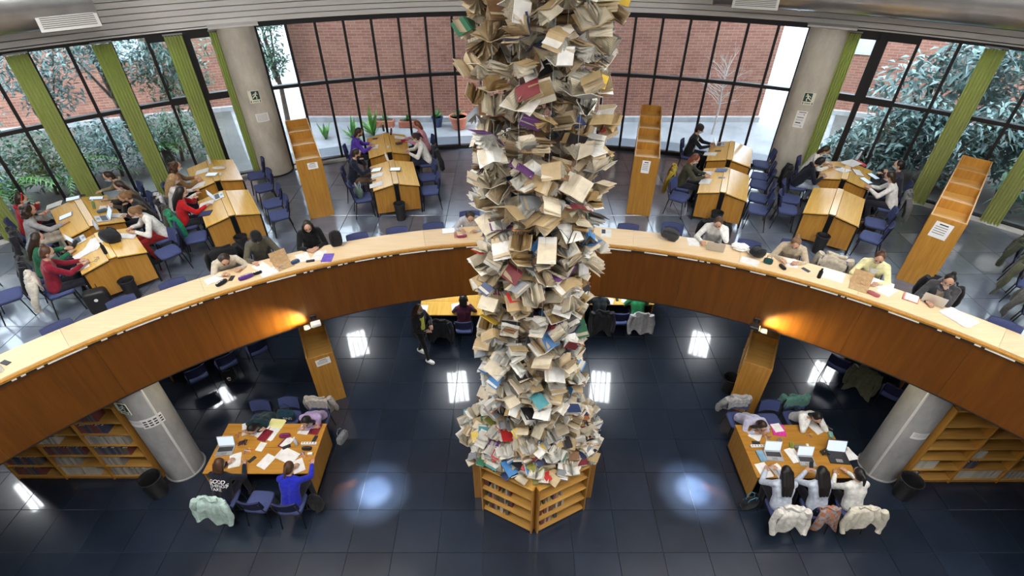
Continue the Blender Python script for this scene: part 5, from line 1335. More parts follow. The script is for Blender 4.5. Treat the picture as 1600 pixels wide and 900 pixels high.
# ================================================================ COATS, BAGS AND SMALL THINGS
def coat(label, x, y, z, dx, dy, c, puff=0.0, front=.22, back=.50, w=.50, sl=True, seed=1, cat='coat', pattern=None):
    r = random.Random(seed)
    t = thing('coat', label, cat, (x, y, z), head(dx, dy)); mat = pattern or cloth(c)
    ph = [r.uniform(0, 6) for _ in range(4)]
    def path(v):      # over the backrest: v 0 inside bottom .. 1 outside bottom
        L = front + .07 + back; s = v * L
        if s < front: return -.185, .87 - front + s
        if s < front + .07: k = (s - front) / .07 * math.pi; return -.224 + .038 * math.cos(k), .87 + .028 * math.sin(k)
        q = s - front - .07; return -.262 - .20 * q - .02 * math.sin(q * 9), .87 - q
    def fn(u, v, off=0.0):
        yy, zz = path(v); hem = max(0, v - .45)
        ww = w * (.92 + .45 * hem - .10 * max(0, .3 - v))
        fold = .040 * math.sin(u * 15 + ph[0] + v * 2) * (.25 + hem * 2.2) + .014 * math.sin(u * 31 + ph[1] + v * 4) + puff * .9 * abs(math.sin(v * 22))
        dirn = -1 if v > .4 else 1
        return ((u - .5) * ww + .015 * math.sin(v * 9 + ph[2]), yy + dirn * (fold * .5 + off) - (puff * .6 if v > .4 else 0), zz + (fold * .4 + off) * (1 if .35 < v < .5 else 0) - .16 * hem * math.sin(u * 7 + ph[3]) - .055 * abs(2 * u - 1) ** 2.5 - .012 * math.sin(u * 9 + ph[1]))
    m = MB(); nu, nv = 17, 22
    m.grid(nu, nv, lambda u, v: fn(u, v, .012)); m.grid(nu, nv, lambda u, v: fn(u, v, -.006))
    rim = [(i / 16, 0) for i in range(17)] + [(1, j / 21) for j in range(1, 22)] + [(i / 16, 1) for i in range(15, -1, -1)] + [(0, j / 21) for j in range(20, 0, -1)]; q = len(rim)
    m.add([fn(a, b, .012) for a, b in rim] + [fn(a, b, -.006) for a, b in rim], [(i, (i + 1) % q, q + (i + 1) % q, q + i) for i in range(q)])
    m.build('body', mat, t, 60)
    m = MB(); P = [(-.16 + .32 * k / 8, -.225 + .03 * math.sin(k * .8) - .02, .90 + .012 * math.sin(k)) for k in range(9)]; m.tube(P, [.022 + puff * .6] * 9, 8); m.build('collar', mat, t, True)
    if sl:
        for s in (-1, 1):
            m = MB(); P = []; R = []
            for k in range(9):
                v = k / 8; P.append((s * (w * .47 + .05 * math.sin(v * 3) + .03 * v), -.26 - .12 * v + .02 * math.sin(v * 5 + ph[0]), .86 - .52 * v)); R.append((.062 - .016 * v) * (1 + puff * 6 * abs(math.sin(v * 12)) * .5) * (1 + .12 * math.sin(v * 14 + ph[1])))
            m.tube(P, R, 9); m.build('sleeve', mat, t, True)
    return t
def dcoat(label, key, r, t_, c, turn=0, **k):
    p, d = seat_at(key, r, t_); c_, s_ = math.cos(R_(turn)), math.sin(R_(turn)); return coat(label, p.x, p.y, p.z, d[0] * c_ - d[1] * s_, d[0] * s_ + d[1] * c_, c, **k)
dcoat('cream padded coat on the chair of the burgundy reader', 'A', 11.45, -.96, (.62, .58, .50), puff=.03, seed=1, back=.48)
dcoat('black coat on the chair of the grey cardigan reader', 'A', 13.55, -.98, (.02, .02, .025), seed=2)
dcoat('dark coat on the chair of the green sweater reader', 'A', 12.15, -1.02, (.015, .015, .02), seed=3, back=.3)
dcoat('long black coat on the chair of the black mask reader', 'A', 12.95, 1.0, (.016, .016, .02), seed=4, back=.6)
dcoat('bright green padded coat on the chair of the white sweater reader', 'A', 12.12, 1.0, (.012, .22, .10), puff=.03, seed=5, back=.34)
dcoat('grey white jacket on the chair of the blonde reader', 'B', 13.15, -.98, (.55, .55, .57), seed=6, back=.45)
dcoat('dark olive coat on the chair of the bright red sweater reader', 'B', 12.38, -.90, (.055, .055, .04), seed=7, back=.60)
dcoat('long black coat on the chair of the white sweater reader, centre left', 'C', 13.42, .94, (.02, .02, .024), seed=8, back=.62)
dcoat('mustard yellow jacket on the chair of the olive jacket reader', 'E', 12.38, -.96, (.46, .34, .04), seed=9, back=.45)
dcoat('black coat on the chair of the black hoodie reader, far right', 'F', 13.55, -.92, (.014, .014, .018), 14, seed=10, back=.5)
dcoat('grey coat on the chair of the white top reader, far right', 'F', 13.50, 1.06, (.16, .16, .165), seed=11, back=.55)
def ccoat(label, a, r, c, **k):
    p = polB(r, a, U); return coat(label, p.x, p.y, p.z, -math.sin(R_(a)), -math.cos(R_(a)), c, **k)
ccoat('black jacket behind the hunched beige reader', -32.3, 10.62, (.014, .014, .018), seed=12, back=.4)
ccoat('black jacket behind the white turtleneck reader', 20.6, 10.62, (.014, .014, .017), seed=13, back=.4)
ccoat('black puffer behind the dark grey jacket reader', 41.2, 10.58, (.016, .016, .02), seed=14, back=.4, puff=.02)
counter_chair('blue padded chair at the counter under the sand coloured coat', 32.3, 10.30)
ccoat('sand coloured woolly coat over an empty counter chair', 32.3, 10.30, (.52, .46, .37), seed=15, front=.42, back=.40, puff=.015)
for lb, a, r, c, sd, bk_ in (('dark green padded coat on a chair at the right edge', 48.8, 12.9, (.045, .055, .035), 16, .5), ('long olive coat on a chair at the right edge', 49.8, 12.1, (.085, .09, .055), 17, .62), ('charcoal grey coat on a chair at the right edge', 51.2, 11.2, (.09, .09, .085), 18, .55)):
    p = polW(r, a, U); coat(lb, p.x, p.y, p.z, math.cos(R_(a)), -math.sin(R_(a)), c, seed=sd, back=bk_, puff=.02)
coat('mint green jacket on the chair of the slogan sweatshirt reader', -5.60, 5.20, 0, .12, 1, (.50, .66, .62), seed=19, back=.52, puff=.012, w=.56)
coat('beige grey coat on the chair of the lilac reader', -4.42, 7.0, 0, 0, -1, (.40, .37, .33), seed=20, back=.5)
coat('grey padded coat on the chair of the bent over reader, lower right', 4.45, 7.02, 0, .1, -1, (.34, .34, .34), seed=21, back=.42, puff=.04)
coat('sea green jacket on the chair of the white shirt reader, lower right', 5.66, 7.05, 0, 0, -1, (.10, .24, .20), seed=22, back=.4)
coat('white padded coat on the left near chair, lower right table', 4.52, 5.03, 0, 0, 1, (.74, .72, .68), seed=23, back=.5, puff=.03)
coat('cream fleece coat on the right near chair, lower right table', 5.80, 5.03, 0, 0, 1, (.68, .64, .54), seed=24, back=.42, w=.58)
def mk_tartan():
    m, nt, b = newmat('tartan'); v = objcoord(nt, (22, 22, 22)); ch = nd(nt, 'ShaderNodeTexChecker', Scale=.55); ch.inputs['Color1'].default_value = (.42, .16, .08, 1); ch.inputs['Color2'].default_value = (.30, .30, .33, 1)
    nt.links.new(v, ch.inputs['Vector']); nt.links.new(ch.outputs[0], b.inputs['Base Color']); b.inputs['Roughness'].default_value = .95
mk_tartan()
coat('orange and grey tartan scarf on the middle near chair, lower right table', 5.15, 5.03, 0, 0, 1, (0, 0, 0), seed=25, back=.42, w=.40, sl=False, cat='scarf', pattern='tartan')
coat('light grey hoodie hanging on a chair at the right back table', 2.93, 10.20, 0, 0, 1, (.42, .42, .44), seed=26, back=.50)
coat('dark jacket on the chair at the left back table', -2.12, 9.93, 0, 0, 1, (.015, .017, .022), seed=27, back=.5)
coat('long black coat on the dark coat reader chair, right back table', 1.95, 10.28, 0, 0, 1, (.03, .03, .034), seed=28, back=.6)
coat('olive parka on a chair in the shade under the right gallery', 7.75, 8.22, 0, .6, .6, (.11, .115, .08), seed=29, back=.6)
# ---- bags
def backpack(label, loc, rz, c, s=1.0, lie=False, cat='backpack', accent=None):
    t = thing('backpack', label, cat, loc, rot=(R_(-82) if lie else 0, 0, rz)); t.scale = (s, s, s); mt = cloth(c)
    zc = .21
    m = MB(); m.sup((0, 0, zc), (.155, .095, .21), .62, 18, 12); mp_ = m.build('main_pocket', mt, t, 60)
    m = MB(); m.sup((0, .085, zc - .07), (.12, .045, .11), .6, 14, 8); m.build('front_pocket', cloth(accent) if accent else mt, t, 60)
    m = MB(); m.tube([(-.04, -.03, .41), (-.03, -.03, .45), (.03, -.03, .45), (.04, -.03, .41)], .009, 6); m.build('carry_loop', mt, t)
    for q in (-1, 1):
        m = MB(); m.tube([(q * .07, -.08, .38), (q * .10, -.13, .28), (q * .11, -.13, .14), (q * .10, -.08, .05)], .014, 6); m.build('strap', mt, t, True)
    m = MB(); m.tube([(-.13, .03, .30), (-.08, .07, .39), (.08, .07, .39), (.13, .03, .30)], .004, 5); m.build('zip', 'chrome', mp_)
    return t
def handbag(label, loc, rz, c, s=1.0, accent=None):
    t = thing('handbag', label, 'bag', loc, rz); t.scale = (s, s, s)
    m = MB(); m.sup((0, 0, .13), (.18, .075, .13), .55, 18, 10); m.build('bag_body', cloth(c), t, 60)
    for q in (-1, 1):
        m = MB(); m.tube([(-.09, q * .03, .24), (-.08, q * .05, .36), (0, q * .06, .41), (.08, q * .05, .36), (.09, q * .03, .24)], .009, 6); m.build('handle', cloth(accent or c), t, True)
    m = MB(); m.sup((0, .065, .15), (.12, .02, .06), .5, 12, 6); m.build('flap', cloth(accent or c), t, 60)
    return t
KDT = (U + .79)
def dplace(key, x, y): l, th, tl = on_desk(key, x, y); return l, th, tl
backpack('black backpack lying on the far left desk', on_desk('A1', -7.948, 8.509)[0] + Vector((0, 0, .085)), R_(60), (.018, .018, .02), .95, True)
backpack('black backpack beside the black clad reader on the counter', (-3.714, 8.487, ZC), R_(20), (.016, .016, .018), .78)
backpack('dark grey backpack lying on the counter right of the book column', (2.934, 8.671, ZC + .09), R_(70), (.045, .045, .05), .85, True)
backpack('black backpack on the counter beside the white plastic bag', (4.403, 8.176, ZC + .075), R_(110), (.016, .018, .02), .72, True)
handbag('dark teal pouch bag on the counter beside the black backpack', (4.372, 7.881, ZC), R_(-28), (.02, .07, .07), .45)
backpack('black backpack with white emblem under the left gallery', (-7.05, 8.55, 0), R_(200), (.012, .012, .014), 1.0)
em = MB()
for k, a in enumerate((-.9, 0, .9)): em.sup((math.sin(a) * .035, .0, math.cos(a) * .035), (.014, .004, .026), 1, 10, 6, 0, Matrix.Translation((0, .128, .17)) @ Matrix.Rotation(0, 4, 'Y'))
for k in range(3): em.box((0, .128, .142 - k * .014), (.07 - .012 * k, .006, .006))
for o_ in list(bpy.data.objects):
    if o_.get('label') == 'black backpack with white emblem under the left gallery': em.build('emblem', 'paper_white', o_)
backpack('black rucksack on the floor beside the lower left table', (-4.019, 5.294, 0), R_(-20), (.014, .014, .016), .95)
handbag('grey handbag hanging at the corner of the lower left table', (-3.82, 6.62, .28), R_(70), (.20, .21, .23), .85)
handbag('black and sky blue bag on the floor at the lower right table', (4.154, 5.325, 0), R_(15), (.014, .016, .02), 1.0, (.07, .24, .36))
handbag('black tote bag with cream handles under the white padded coat', (4.779, 5.072, 0), R_(-10), (.014, .014, .016), 1.0, (.62, .57, .48))
handbag('brown shoulder bag beside the far right desk', seat_at('F', 12.95, .80)[0], R_(-30), (.16, .10, .06), 1.0)
t = handbag('dark teal sports bag with white letters on an empty chair, lower left', (-5.05, 7.0, .48), R_(180), (.015, .05, .075), 1.05)
cu = bpy.data.curves.new('letters', 'FONT'); cu.body = 'BNS'; cu.size = .10; cu.align_x = 'CENTER'
tmp = bpy.data.objects.new('tmp', cu); col.objects.link(tmp); me = bpy.data.meshes.new_from_object(tmp.evaluated_get(bpy.context.evaluated_depsgraph_get())); bpy.data.objects.remove(tmp)
me.materials.append(MATS['paper_white']); link('lettering', me, t, (-.06, .088, .11), (R_(90), 0, R_(180)))
t = thing('suitcase', 'small black trolley case on the floor below the far left desk', 'suitcase', (*polW(10.92, -46.2)[:2], U), R_(30))
m = MB(); m.sup((0, 0, .27), (.19, .12, .24), .35, 18, 10); m.build('shell', 'black_plastic', t, 60)
m = MB(); m.lathe([(.001, 0), (.03, 0), (.03, .006), (.001, .006)], 14, 0, Matrix.Translation((0, -.121, .36)) @ Matrix.Rotation(R_(90), 4, 'X')); m.build('badge', 'white_plastic', t)
for q in (-1, 1):
    m = MB(); m.tube([(q * .06, .08, .5), (q * .06, .08, .58)], .008, 6); m.build('handle_bar', 'chrome', t)
    for w_ in (-1, 1): m = MB(); m.lathe([(.03, -.012), (.03, .012)], 12, 0, Matrix.Translation((q * .14, w_ * .08, .03)) @ Matrix.Rotation(R_(90), 4, 'Y')); m.build('wheel', 'black_plastic', t)
handbag('green and white bag on an empty chair, centre left desk', seat_at('C', 11.85, -.82)[0] + Vector((-.05, 0, .47)), R_(-60), (.10, .16, .13), .9, (.55, .56, .55))
# ---- small things on desks, counter and tables
def obj_paper(t, w=.21, h_=.297, n=1, mat='print_sheet'):
    r = random.Random(int(w * 1e4) + n)
    for k in range(n):
        M = Matrix.Translation((r.uniform(-.02, .02) * (k > 0), r.uniform(-.02, .02) * (k > 0), .0012 + k * .0022)) @ Matrix.Rotation(r.uniform(-.25, .25) * (k > 0), 4, 'Z')
        m = MB(); m.grid(4, 4, lambda u, v: ((u - .5) * w, (v - .5) * h_, .0015 * math.sin(u * 5 + v * 3 + k)), 0, M); m.build('sheet', mat, t)
def obj_notebook(t, c=(.8, .8, .8), w=.21, h_=.28):
    m = MB(); m.box((0, 0, .002), (w * 2 + .01, h_ + .01, .003)); m.build('cover', cloth(c), t)
    for s in (-1, 1):
        m = MB(); m.grid(6, 3, lambda u, v: (s * u * w, (v - .5) * h_, .005 + .010 * math.sin(u * 3.0) * (1 - u * .5))); m.build('page_block', 'print_sheet', t, True)
def obj_book(t, c=(.3, .02, .04), w=.19, h_=.26, th=.022):
    m = MB(); m.box((0, 0, .002), (w, h_, .004)); m.box((0, 0, th - .002), (w, h_, .004)); m.box((-w / 2 + .002, 0, th / 2), (.004, h_, th)); m.build('cover', cloth(c), t)
    m = MB(); m.box((.001, 0, th / 2), (w - .01, h_ - .01, th - .007)); m.build('pages', 'page_white', t)
def obj_laptop(t, c='laptop_silver', op=108, w=.32, d=.22):
    m = MB(); m.box((0, 0, .009), (w, d, .016), ch=.004); ba = m.build('base', c, t)
    m = MB(); m.box((0, .035, .0178), (w * .86, d * .48, .002)); m.build('keyboard', 'laptop_dark', ba)
    m = MB(); m.box((0, -.065, .0178), (w * .32, d * .26, .0015)); m.build('touchpad', 'grey_paint', ba)
    M = Matrix.Translation((0, d / 2, .016)) @ Matrix.Rotation(R_(90 - op), 4, 'X')
    m = MB(); m.box((0, .004, d / 2), (w, .008, d), ch=.003, M=M); lid = m.build('lid', c, t)
    m = MB(); m.box((0, -.0012, d / 2), (w * .93, .002, d * .88), M=M); m.build('screen', 'screen_glow', lid)
def obj_phone(t, c=(.015, .015, .018)):
    m = MB(); m.box((0, 0, .004), (.075, .152, .008), ch=.003); m.build('case', cloth(c), t); m = MB(); m.box((0, 0, .0085), (.068, .142, .001)); m.build('screen', 'laptop_dark', t)
def obj_tablet(t, c=(.05, .08, .2)):
    m = MB(); m.box((0, 0, .006), (.19, .26, .010), ch=.004); m.build('case', cloth(c), t); m = MB(); m.box((0, 0, .0115), (.17, .235, .001)); m.build('screen', 'screen_glow', t)
def obj_pouch(t, c=(.05, .05, .05), l=.11, r=.036):
    m = MB(); m.sup((0, 0, r * .92), (l, r * 1.15, r * .92), .6, 16, 10); pz = m.build('pouch', cloth(c), t, 60); m = MB(); m.tube([(-l * .8, 0, r * 1.8), (0, 0, r * 1.88), (l * .8, 0, r * 1.8)], .004, 5); m.build('zip', 'chrome', pz)
def obj_bottle(t, c='clear_plastic', r=.034, h_=.23, cap=(.7, .7, .75)):
    m = MB(); m.lathe([(r * .9, 0), (r, .01), (r, h_ * .68), (r * .45, h_ * .86), (r * .42, h_ * .9)], 16); m.build('bottle_body', c if isinstance(c, str) else cloth(c), t, 40)
    m = MB(); m.lathe([(r * .5, h_ * .89), (r * .5, h_)], 12); m.build('cap', cloth(cap), t)
def obj_strip(t, c=0):
    m = MB(); m.box((0, 0, .02), (.30, .055, .04), ch=.006); m.build('housing', 'white_plastic', t)
    for k in range(5): m = MB(); m.lathe([(.017, .0405), (.013, .0415)], 12, 0, Matrix.Translation((-.11 + k * .055, 0, 0))); m.build('socket', 'grey_paint', t)
def obj_folder(t, c=(.45, .30, .16)):
    for s, an in ((-1, 62), (1, 8)):
        m = MB(); m.box((0, -.12, 0), (.30, .24, .004), M=Matrix.Rotation(R_(-an if s < 0 else an), 4, 'X') if s < 0 else Matrix.Rotation(R_(180), 4, 'Z') @ Matrix.Translation((0, 0, .003))); m.build('flap', cloth(c), t)
def obj_pens(t, c=(.6, .1, .1), n=4):
    r = random.Random(n); CS = [(.6, .05, .05), (.05, .1, .5), (.7, .5, .05), (.05, .35, .2), (.7, .7, .7), (.7, .2, .45)]
    for k in range(n):
        a = r.uniform(0, 3.1); x, y = r.uniform(-.05, .05), r.uniform(-.05, .05); d_ = Vector((math.cos(a), math.sin(a), 0)) * .065
        m = MB(); m.tube([Vector((x, y, .006)) - d_, Vector((x, y, .006)) + d_], .0055, 6); m.build('pen', cloth(CS[k % 6]), t)
def obj_tangle(t, c=(.12, .04, .08)):
    r = random.Random(4)
    for k in range(3):
        P = [(r.uniform(-.09, .09), r.uniform(-.08, .08), r.uniform(.01, .06)) for _ in range(9)]; m = MB(); m.tube(P, .008, 5); m.build('cable', cloth(c if k else (.02, .02, .02)), t, True)
def obj_plastic(t, c=(.85, .85, .85)):
    r = random.Random(8); m = MB(); m.sup((0, 0, .06), (.15, .10, .065), .8, 20, 12, fn=lambda a, b, e: (a * (1 + r.uniform(-.25, .2)), b * (1 + r.uniform(-.25, .2)), e * (1 + r.uniform(-.3, .2)))); m.build('crumpled_bag', 'white_plastic', t)
    m = MB(); m.tube([(.1, -.05, .03), (.17, -.12, .01), (.22, -.05, .01)], .004, 5); m.build('cord', 'black_plastic', t, True)
def obj_box(t, c=(.8, .8, .7)):
    m = MB(); m.box((0, 0, .02), (.10, .05, .04), ch=.006); m.build('box', cloth(c), t); m = MB(); m.box((0, 0, .041), (.07, .03, .003)); m.build('label_patch', 'paper_white', t)
def obj_glasses(t, c=(.02, .02, .02)):
    for s in (-1, 1):
        m = MB(); m.tube([(s * .033 + .026 * math.cos(k * math.pi / 5), 0, .022 + .02 * math.sin(k * math.pi / 5)) for k in range(11)], .003, 4); m.build('rim', 'black_plastic', t)
        m = MB(); m.tube([(s * .062, 0, .03), (s * .06, .12, .01)], .0025, 4); m.build('temple', 'black_plastic', t)
KIND = {'paper': ('paper_sheets', 'paper', obj_paper), 'notebook': ('open_notebook', 'notebook', obj_notebook), 'book': ('book', 'book', obj_book), 'laptop': ('laptop', 'laptop', obj_laptop), 'phone': ('phone', 'phone', obj_phone), 'tablet': ('tablet', 'tablet', obj_tablet), 'pouch': ('pencil_case', 'pencil case', obj_pouch), 'bottle': ('bottle', 'bottle', obj_bottle), 'strip': ('power_strip', 'power strip', obj_strip), 'folder': ('folder', 'folder', obj_folder), 'pens': ('loose_pens', 'pens', obj_pens), 'tangle': ('cable_tangle', 'cables', obj_tangle), 'plastic': ('plastic_bag', 'bag', obj_plastic), 'box': ('small_box', 'box', obj_box), 'glasses': ('eyeglasses', 'glasses', obj_glasses)}
def put(kind, label, surf, x, y, rz=0, *args, dz=0.0, **kw):
    nm, cat, f = KIND[kind]
    if surf in DESKS:
        l, th, tl = on_desk(surf, x, y, .001 + dz)
        M = Matrix.Rotation(-R_(th), 4, 'Z') @ Matrix.Rotation(tl, 4, 'Y') @ Matrix.Rotation(R_(rz), 4, 'Z'); e = M.to_euler(); l = tuple(l)
    else:
        zz = {'counter': ZC, 'low': .74}[surf] + .001 + dz; l = (x, y, zz)
        b = -math.degrees(math.atan2(x, y - YB)) if surf == 'counter' else 0
        e = (0, 0, R_(b + rz))
    t = thing(nm, label, cat, l, rot=e); f(t, *args, **kw); return t
WH = 'paper_white'
# far left desk
put('tablet', 'pale blue tablet by the window end of the far left desk', 'A2', -9.964, 10.250, 80, (.25, .32, .45))
put('tablet', 'blue tablet in front of the grey cardigan reader', 'A2', -9.719, 9.601, 80, (.10, .16, .30))
put('phone', 'black phone beside the khaki hoodie reader', 'A2', -9.932, 10.460, 60)
put('tablet', 'dark blue tablet in front of the khaki hoodie reader', 'A2', -9.580, 10.399, 75, (.03, .05, .14))
put('bottle', 'green drinks bottle standing on the far left desk', 'A2', -9.275, 9.876, 0, (.18, .26, .10), .03, .20)
put('paper', 'white notes in front of the dark haired reader, far left desk', 'A2', -9.075, 10.017, 70, n=2)
put('paper', 'white sheets along the window side of the far left desk', 'A2', -10.333, 10.133, 70, n=2)
put('laptop', 'silver laptop on the far left desk, facing right', 'A2', -8.840, 9.441, -90)
put('pouch', 'grey blue pencil case near the green bottle', 'A2', -9.041, 9.764, 30, (.10, .14, .17))
put('paper', 'white notes in front of the black mask reader', 'A2', -8.692, 9.682, 60, n=3)
put('laptop', 'small blue grey laptop in front of the green sweater reader', 'A1', -8.798, 8.671, 90, w=.27, d=.19)
put('paper', 'large white spread of notes in the middle of the far left desk', 'A1', -8.353, 8.463, 50, .42, .30, 3)
put('paper', 'white notes in front of the burgundy reader', 'A1', -8.234, 7.797, 80, n=2)
put('paper', 'white notes between green and burgundy readers', 'A1', -8.450, 8.196, 95, n=3)
put('bottle', 'black flask standing on the far left desk', 'A1', -7.900, 8.089, 0, (.015, .015, .018), .032, .24, (.02, .02, .02))
put('glasses', 'folded eyeglasses on the far left desk', 'A1', -7.986, 7.941, 40)
put('bottle', 'clear water bottle at the middle of the far left desk', 'A1', -8.603, 8.958, 0)
put('paper', 'white notes in front of the white sweater ponytail reader', 'A1', -7.993, 8.837, 60, n=3)
put('pouch', 'black pencil case between the two far left desks', 'A1', -8.803, 8.509, 60, (.02, .02, .022), .12, .04)
# left-middle desks
put('paper', 'white notes in front of the curly haired reader, left-middle', 'B2', -7.840, 11.750, 70, n=2)
put('paper', 'white notes in front of the blonde reader', 'B2', -7.635, 11.061, 70, n=3)
put('bottle', 'clear water bottle on the left-middle desk', 'B2', -7.790, 12.081, 0)
put('pouch', 'white and black bag on the left-middle desk', 'B2', -7.469, 11.823, 10, (.62, .62, .62), .15, .04)
put('tablet', 'grey tablet on the left-middle desk', 'B2', -7.478, 11.467, 60, (.35, .36, .40))
put('box', 'white charger box on the left-middle desk', 'B2', -7.295, 11.502, 80, (.7, .7, .7))
put('laptop', 'silver laptop in front of the bright red sweater reader', 'B1', -6.834, 10.399, 90, w=.28, d=.2)
put('paper', 'white notes in front of the bright red sweater reader', 'B1', -7.008, 10.162, 70, n=2)
put('book', 'dark blue notebook under the red sweater reader arm', 'B1', -6.864, 9.764, 60, (.03, .04, .12), th=.012)
# centre left desks
put('bottle', 'dark green bottle at the window end of the centre left desk', 'C2', -3.929, 14.250, 0, (.03, .07, .05), .03, .22)
put('bottle', 'dark flask with pink label, centre left desk', 'C2', -3.696, 14.059, 0, (.10, .04, .05), .03, .22)
put('paper', 'white notes in front of the purple hoodie reader', 'C2', -4.049, 13.291, 80, n=3)
put('phone', 'dark phone beside the purple hoodie reader', 'C2', -4.102, 13.872, 60)
put('paper', 'white notes in front of the pink top reader', 'C2', -3.413, 13.965, 80, n=2)
put('pouch', 'raspberry red pencil case, centre left desk', 'C2', -3.269, 13.735, 20, (.42, .02, .08))
put('pouch', 'brown pencil case beside the white sweater reader', 'C2', -3.380, 13.465, 30, (.12, .08, .06))
put('box', 'white phone dock standing on the centre left desk ridge', 'C2', -3.582, 13.077, 80, (.8, .8, .8))
put('bottle', 'white spray bottle between the two centre left desks', 'C1', -3.431, 12.271, 0, 'white_plastic', .03, .24)
put('tablet', 'black tablet lying on the centre left desk ridge', 'C1', -3.162, 11.750, 80, (.02, .02, .024))
put('tablet', 'pale tablet in front of the navy sweater man', 'C1', -3.658, 11.896, 70, (.10, .11, .14))
put('phone', 'black phone beside the navy sweater man', 'C1', -3.639, 11.364, 85)
put('paper', 'white notes under the black phone, centre left', 'C1', -3.583, 11.608, 80, n=1)
put('paper', 'white sheets at the near end of the centre left desk', 'C1', -3.499, 11.127, 85, n=2)
# hidden desks
put('paper', 'white sheets on the desk behind the book column', 'D1', 0.25, 11.9, 10, n=3)
# centre right desks
put('laptop', 'silver laptop in front of the beanie reader', 'E2', 5.265, 13.421, 90, w=.28, d=.2)
put('paper', 'white notes beside the beanie reader', 'E2', 4.852, 12.909, 80, n=2)
put('phone', 'black phone on the centre right desk', 'E2', 5.075, 13.034, 80)
put('book', 'grey blue book on the centre right desk ridge', 'E1', 4.750, 11.750, 80, (.16, .22, .36))
put('phone', 'white rimmed phone near the grey blue book', 'E1', 4.616, 11.330, 80, (.6, .6, .6))
put('paper', 'green white magazine on the centre right desk', 'E1', 4.242, 11.296, 80, .30, .24, 2)
put('paper', 'white notes in front of the olive jacket reader', 'E1', 4.392, 11.750, 80, n=2)
# far right desks
put('paper', 'white notes in front of the black hoodie reader', 'F2', 7.687, 11.750, 50, n=3)
put('paper', 'wide white notes in the middle of the far right desk', 'F2', 8.080, 12.119, 60, .4, .3, 3)
put('book', 'red notebook on the far right desk', 'F2', 8.374, 12.195, 70, (.55, .05, .07), th=.012)
put('notebook', 'open dark edged notebook on the far right desk', 'F2', 8.023, 11.679, -60, (.03, .03, .04), .14, .2)
put('tablet', 'blue tablet in front of the white top reader, far right', 'F2', 8.051, 11.330, 60, (.10, .16, .36))
put('tablet', 'dark blue tablet held before the blue mask man', 'F2', 8.386, 11.608, 60, (.04, .08, .20))
put('bottle', 'small clear bottle at the window end of the far right desk', 'F2', 8.347, 12.387, 0)
put('phone', 'black phone in front of the black hoodie reader', 'F2', 7.687, 11.969, 60)
# counter, left half
put('phone', 'black phone at the left end of the counter', 'counter', -7.712, 5.353, 20)
put('bottle', 'clear bottle at the left end of the counter', 'counter', -7.639, 5.188, 0)
put('notebook', 'open white notebook of the hunched beige reader', 'counter', -5.604, 7.386, 190, (.7, .7, .7), .13, .2)
put('pouch', 'black pencil case in front of the hunched beige reader', 'counter', -5.399, 7.255, 30, (.015, .015, .017))
put('phone', 'black phone beside the black pencil case on the counter', 'counter', -5.303, 7.424, -30)
put('pouch', 'purple pencil case on the counter', 'counter', -5.042, 7.424, 8, (.09, .03, .20), .13, .04)
put('pouch', 'small black pouch next to the purple pencil case', 'counter', -4.890, 7.560, 5, (.015, .015, .018), .075, .03)
put('paper', 'white notes in front of the olive sweatshirt man', 'counter', -4.905, 7.778, 200, n=3)
put('paper', 'white sheets behind the small black pouch', 'counter', -4.694, 7.618, 100, n=2)
put('folder', 'brown card folder standing half open on the counter', 'counter', -4.586, 7.901, 195)
put('pens', 'red and white pens beside the brown folder', 'counter', -4.568, 7.718, 20, n=5)
put('pouch', 'dark blue pen roll on the counter', 'counter', -4.326, 7.901, 20, (.03, .07, .15), .08, .036)
put('paper', 'white notes in front of the black clad reader', 'counter', -4.244, 8.090, 185, n=3)
put('paper', 'pile of white sheets right of the black clad reader', 'counter', -3.951, 8.155, 160, n=4)
put('book', 'violet folder under the pile of white sheets', 'counter', -3.782, 8.069, -20, (.16, .10, .50), th=.012)
put('phone', 'dark phone on the counter beside the pen roll', 'counter', -4.073, 7.964, 80)
put('tablet', 'white tablet on the counter left of the book column', 'counter', -1.612, 9.032, 90, (.75, .75, .75))
put('pouch', 'maroon pencil case next to the book column', 'counter', -1.322, 8.789, 0, (.28, .06, .09), .10, .035)
put('bottle', 'pink tinted bottle next to the book column', 'counter', -1.449, 8.789, 0, (.60, .30, .28), .03, .16)
# counter, right half
put('paper', 'white sheet under a phone right of the book column', 'counter', 1.555, 8.958, 0, n=1)
put('phone', 'black phone on a sheet right of the book column', 'counter', 1.510, 9.007, 0, dz=.004)
put('laptop', 'silver laptop of the white turtleneck reader', 'counter', 3.565, 8.396, 180)
put('phone', 'phone propped behind the silver laptop on the counter', 'counter', 3.664, 8.555, 30)
put('paper', 'white sheet beside the dark grey backpack', 'counter', 3.210, 8.625, 10, n=1)
put('plastic', 'crumpled white plastic bag on the counter', 'counter', 4.029, 8.352, 0)
put('paper', 'white sheets in front of the crumpled plastic bag', 'counter', 4.076, 7.943, 80, n=2)
put('pouch', 'black glasses case on the counter', 'counter', 4.585, 7.738, -50, (.014, .014, .016), .085, .03)
put('paper', 'white notes in front of the fair ponytail reader', 'counter', 4.817, 7.901, 190, n=3)
put('phone', 'blue screened phone in front of the fair ponytail reader', 'counter', 4.989, 7.678, 60, (.10, .13, .35))
put('bottle', 'black bottle standing on the counter', 'counter', 5.112, 7.443, 0, (.014, .014, .016), .034, .20, (.02, .02, .02))
put('paper', 'big white sheets before the sand coloured coat', 'counter', 5.388, 7.521, 0, .36, .34, 3)
put('folder', 'brown card folder standing open at the yellow jacket reader', 'counter', 5.739, 7.255, 180)
put('notebook', 'open white binder of the yellow jacket reader', 'counter', 6.086, 7.255, 180, (.7, .7, .7))
put('paper', 'printed sheet right of the white binder', 'counter', 6.116, 7.073, 160, n=2)
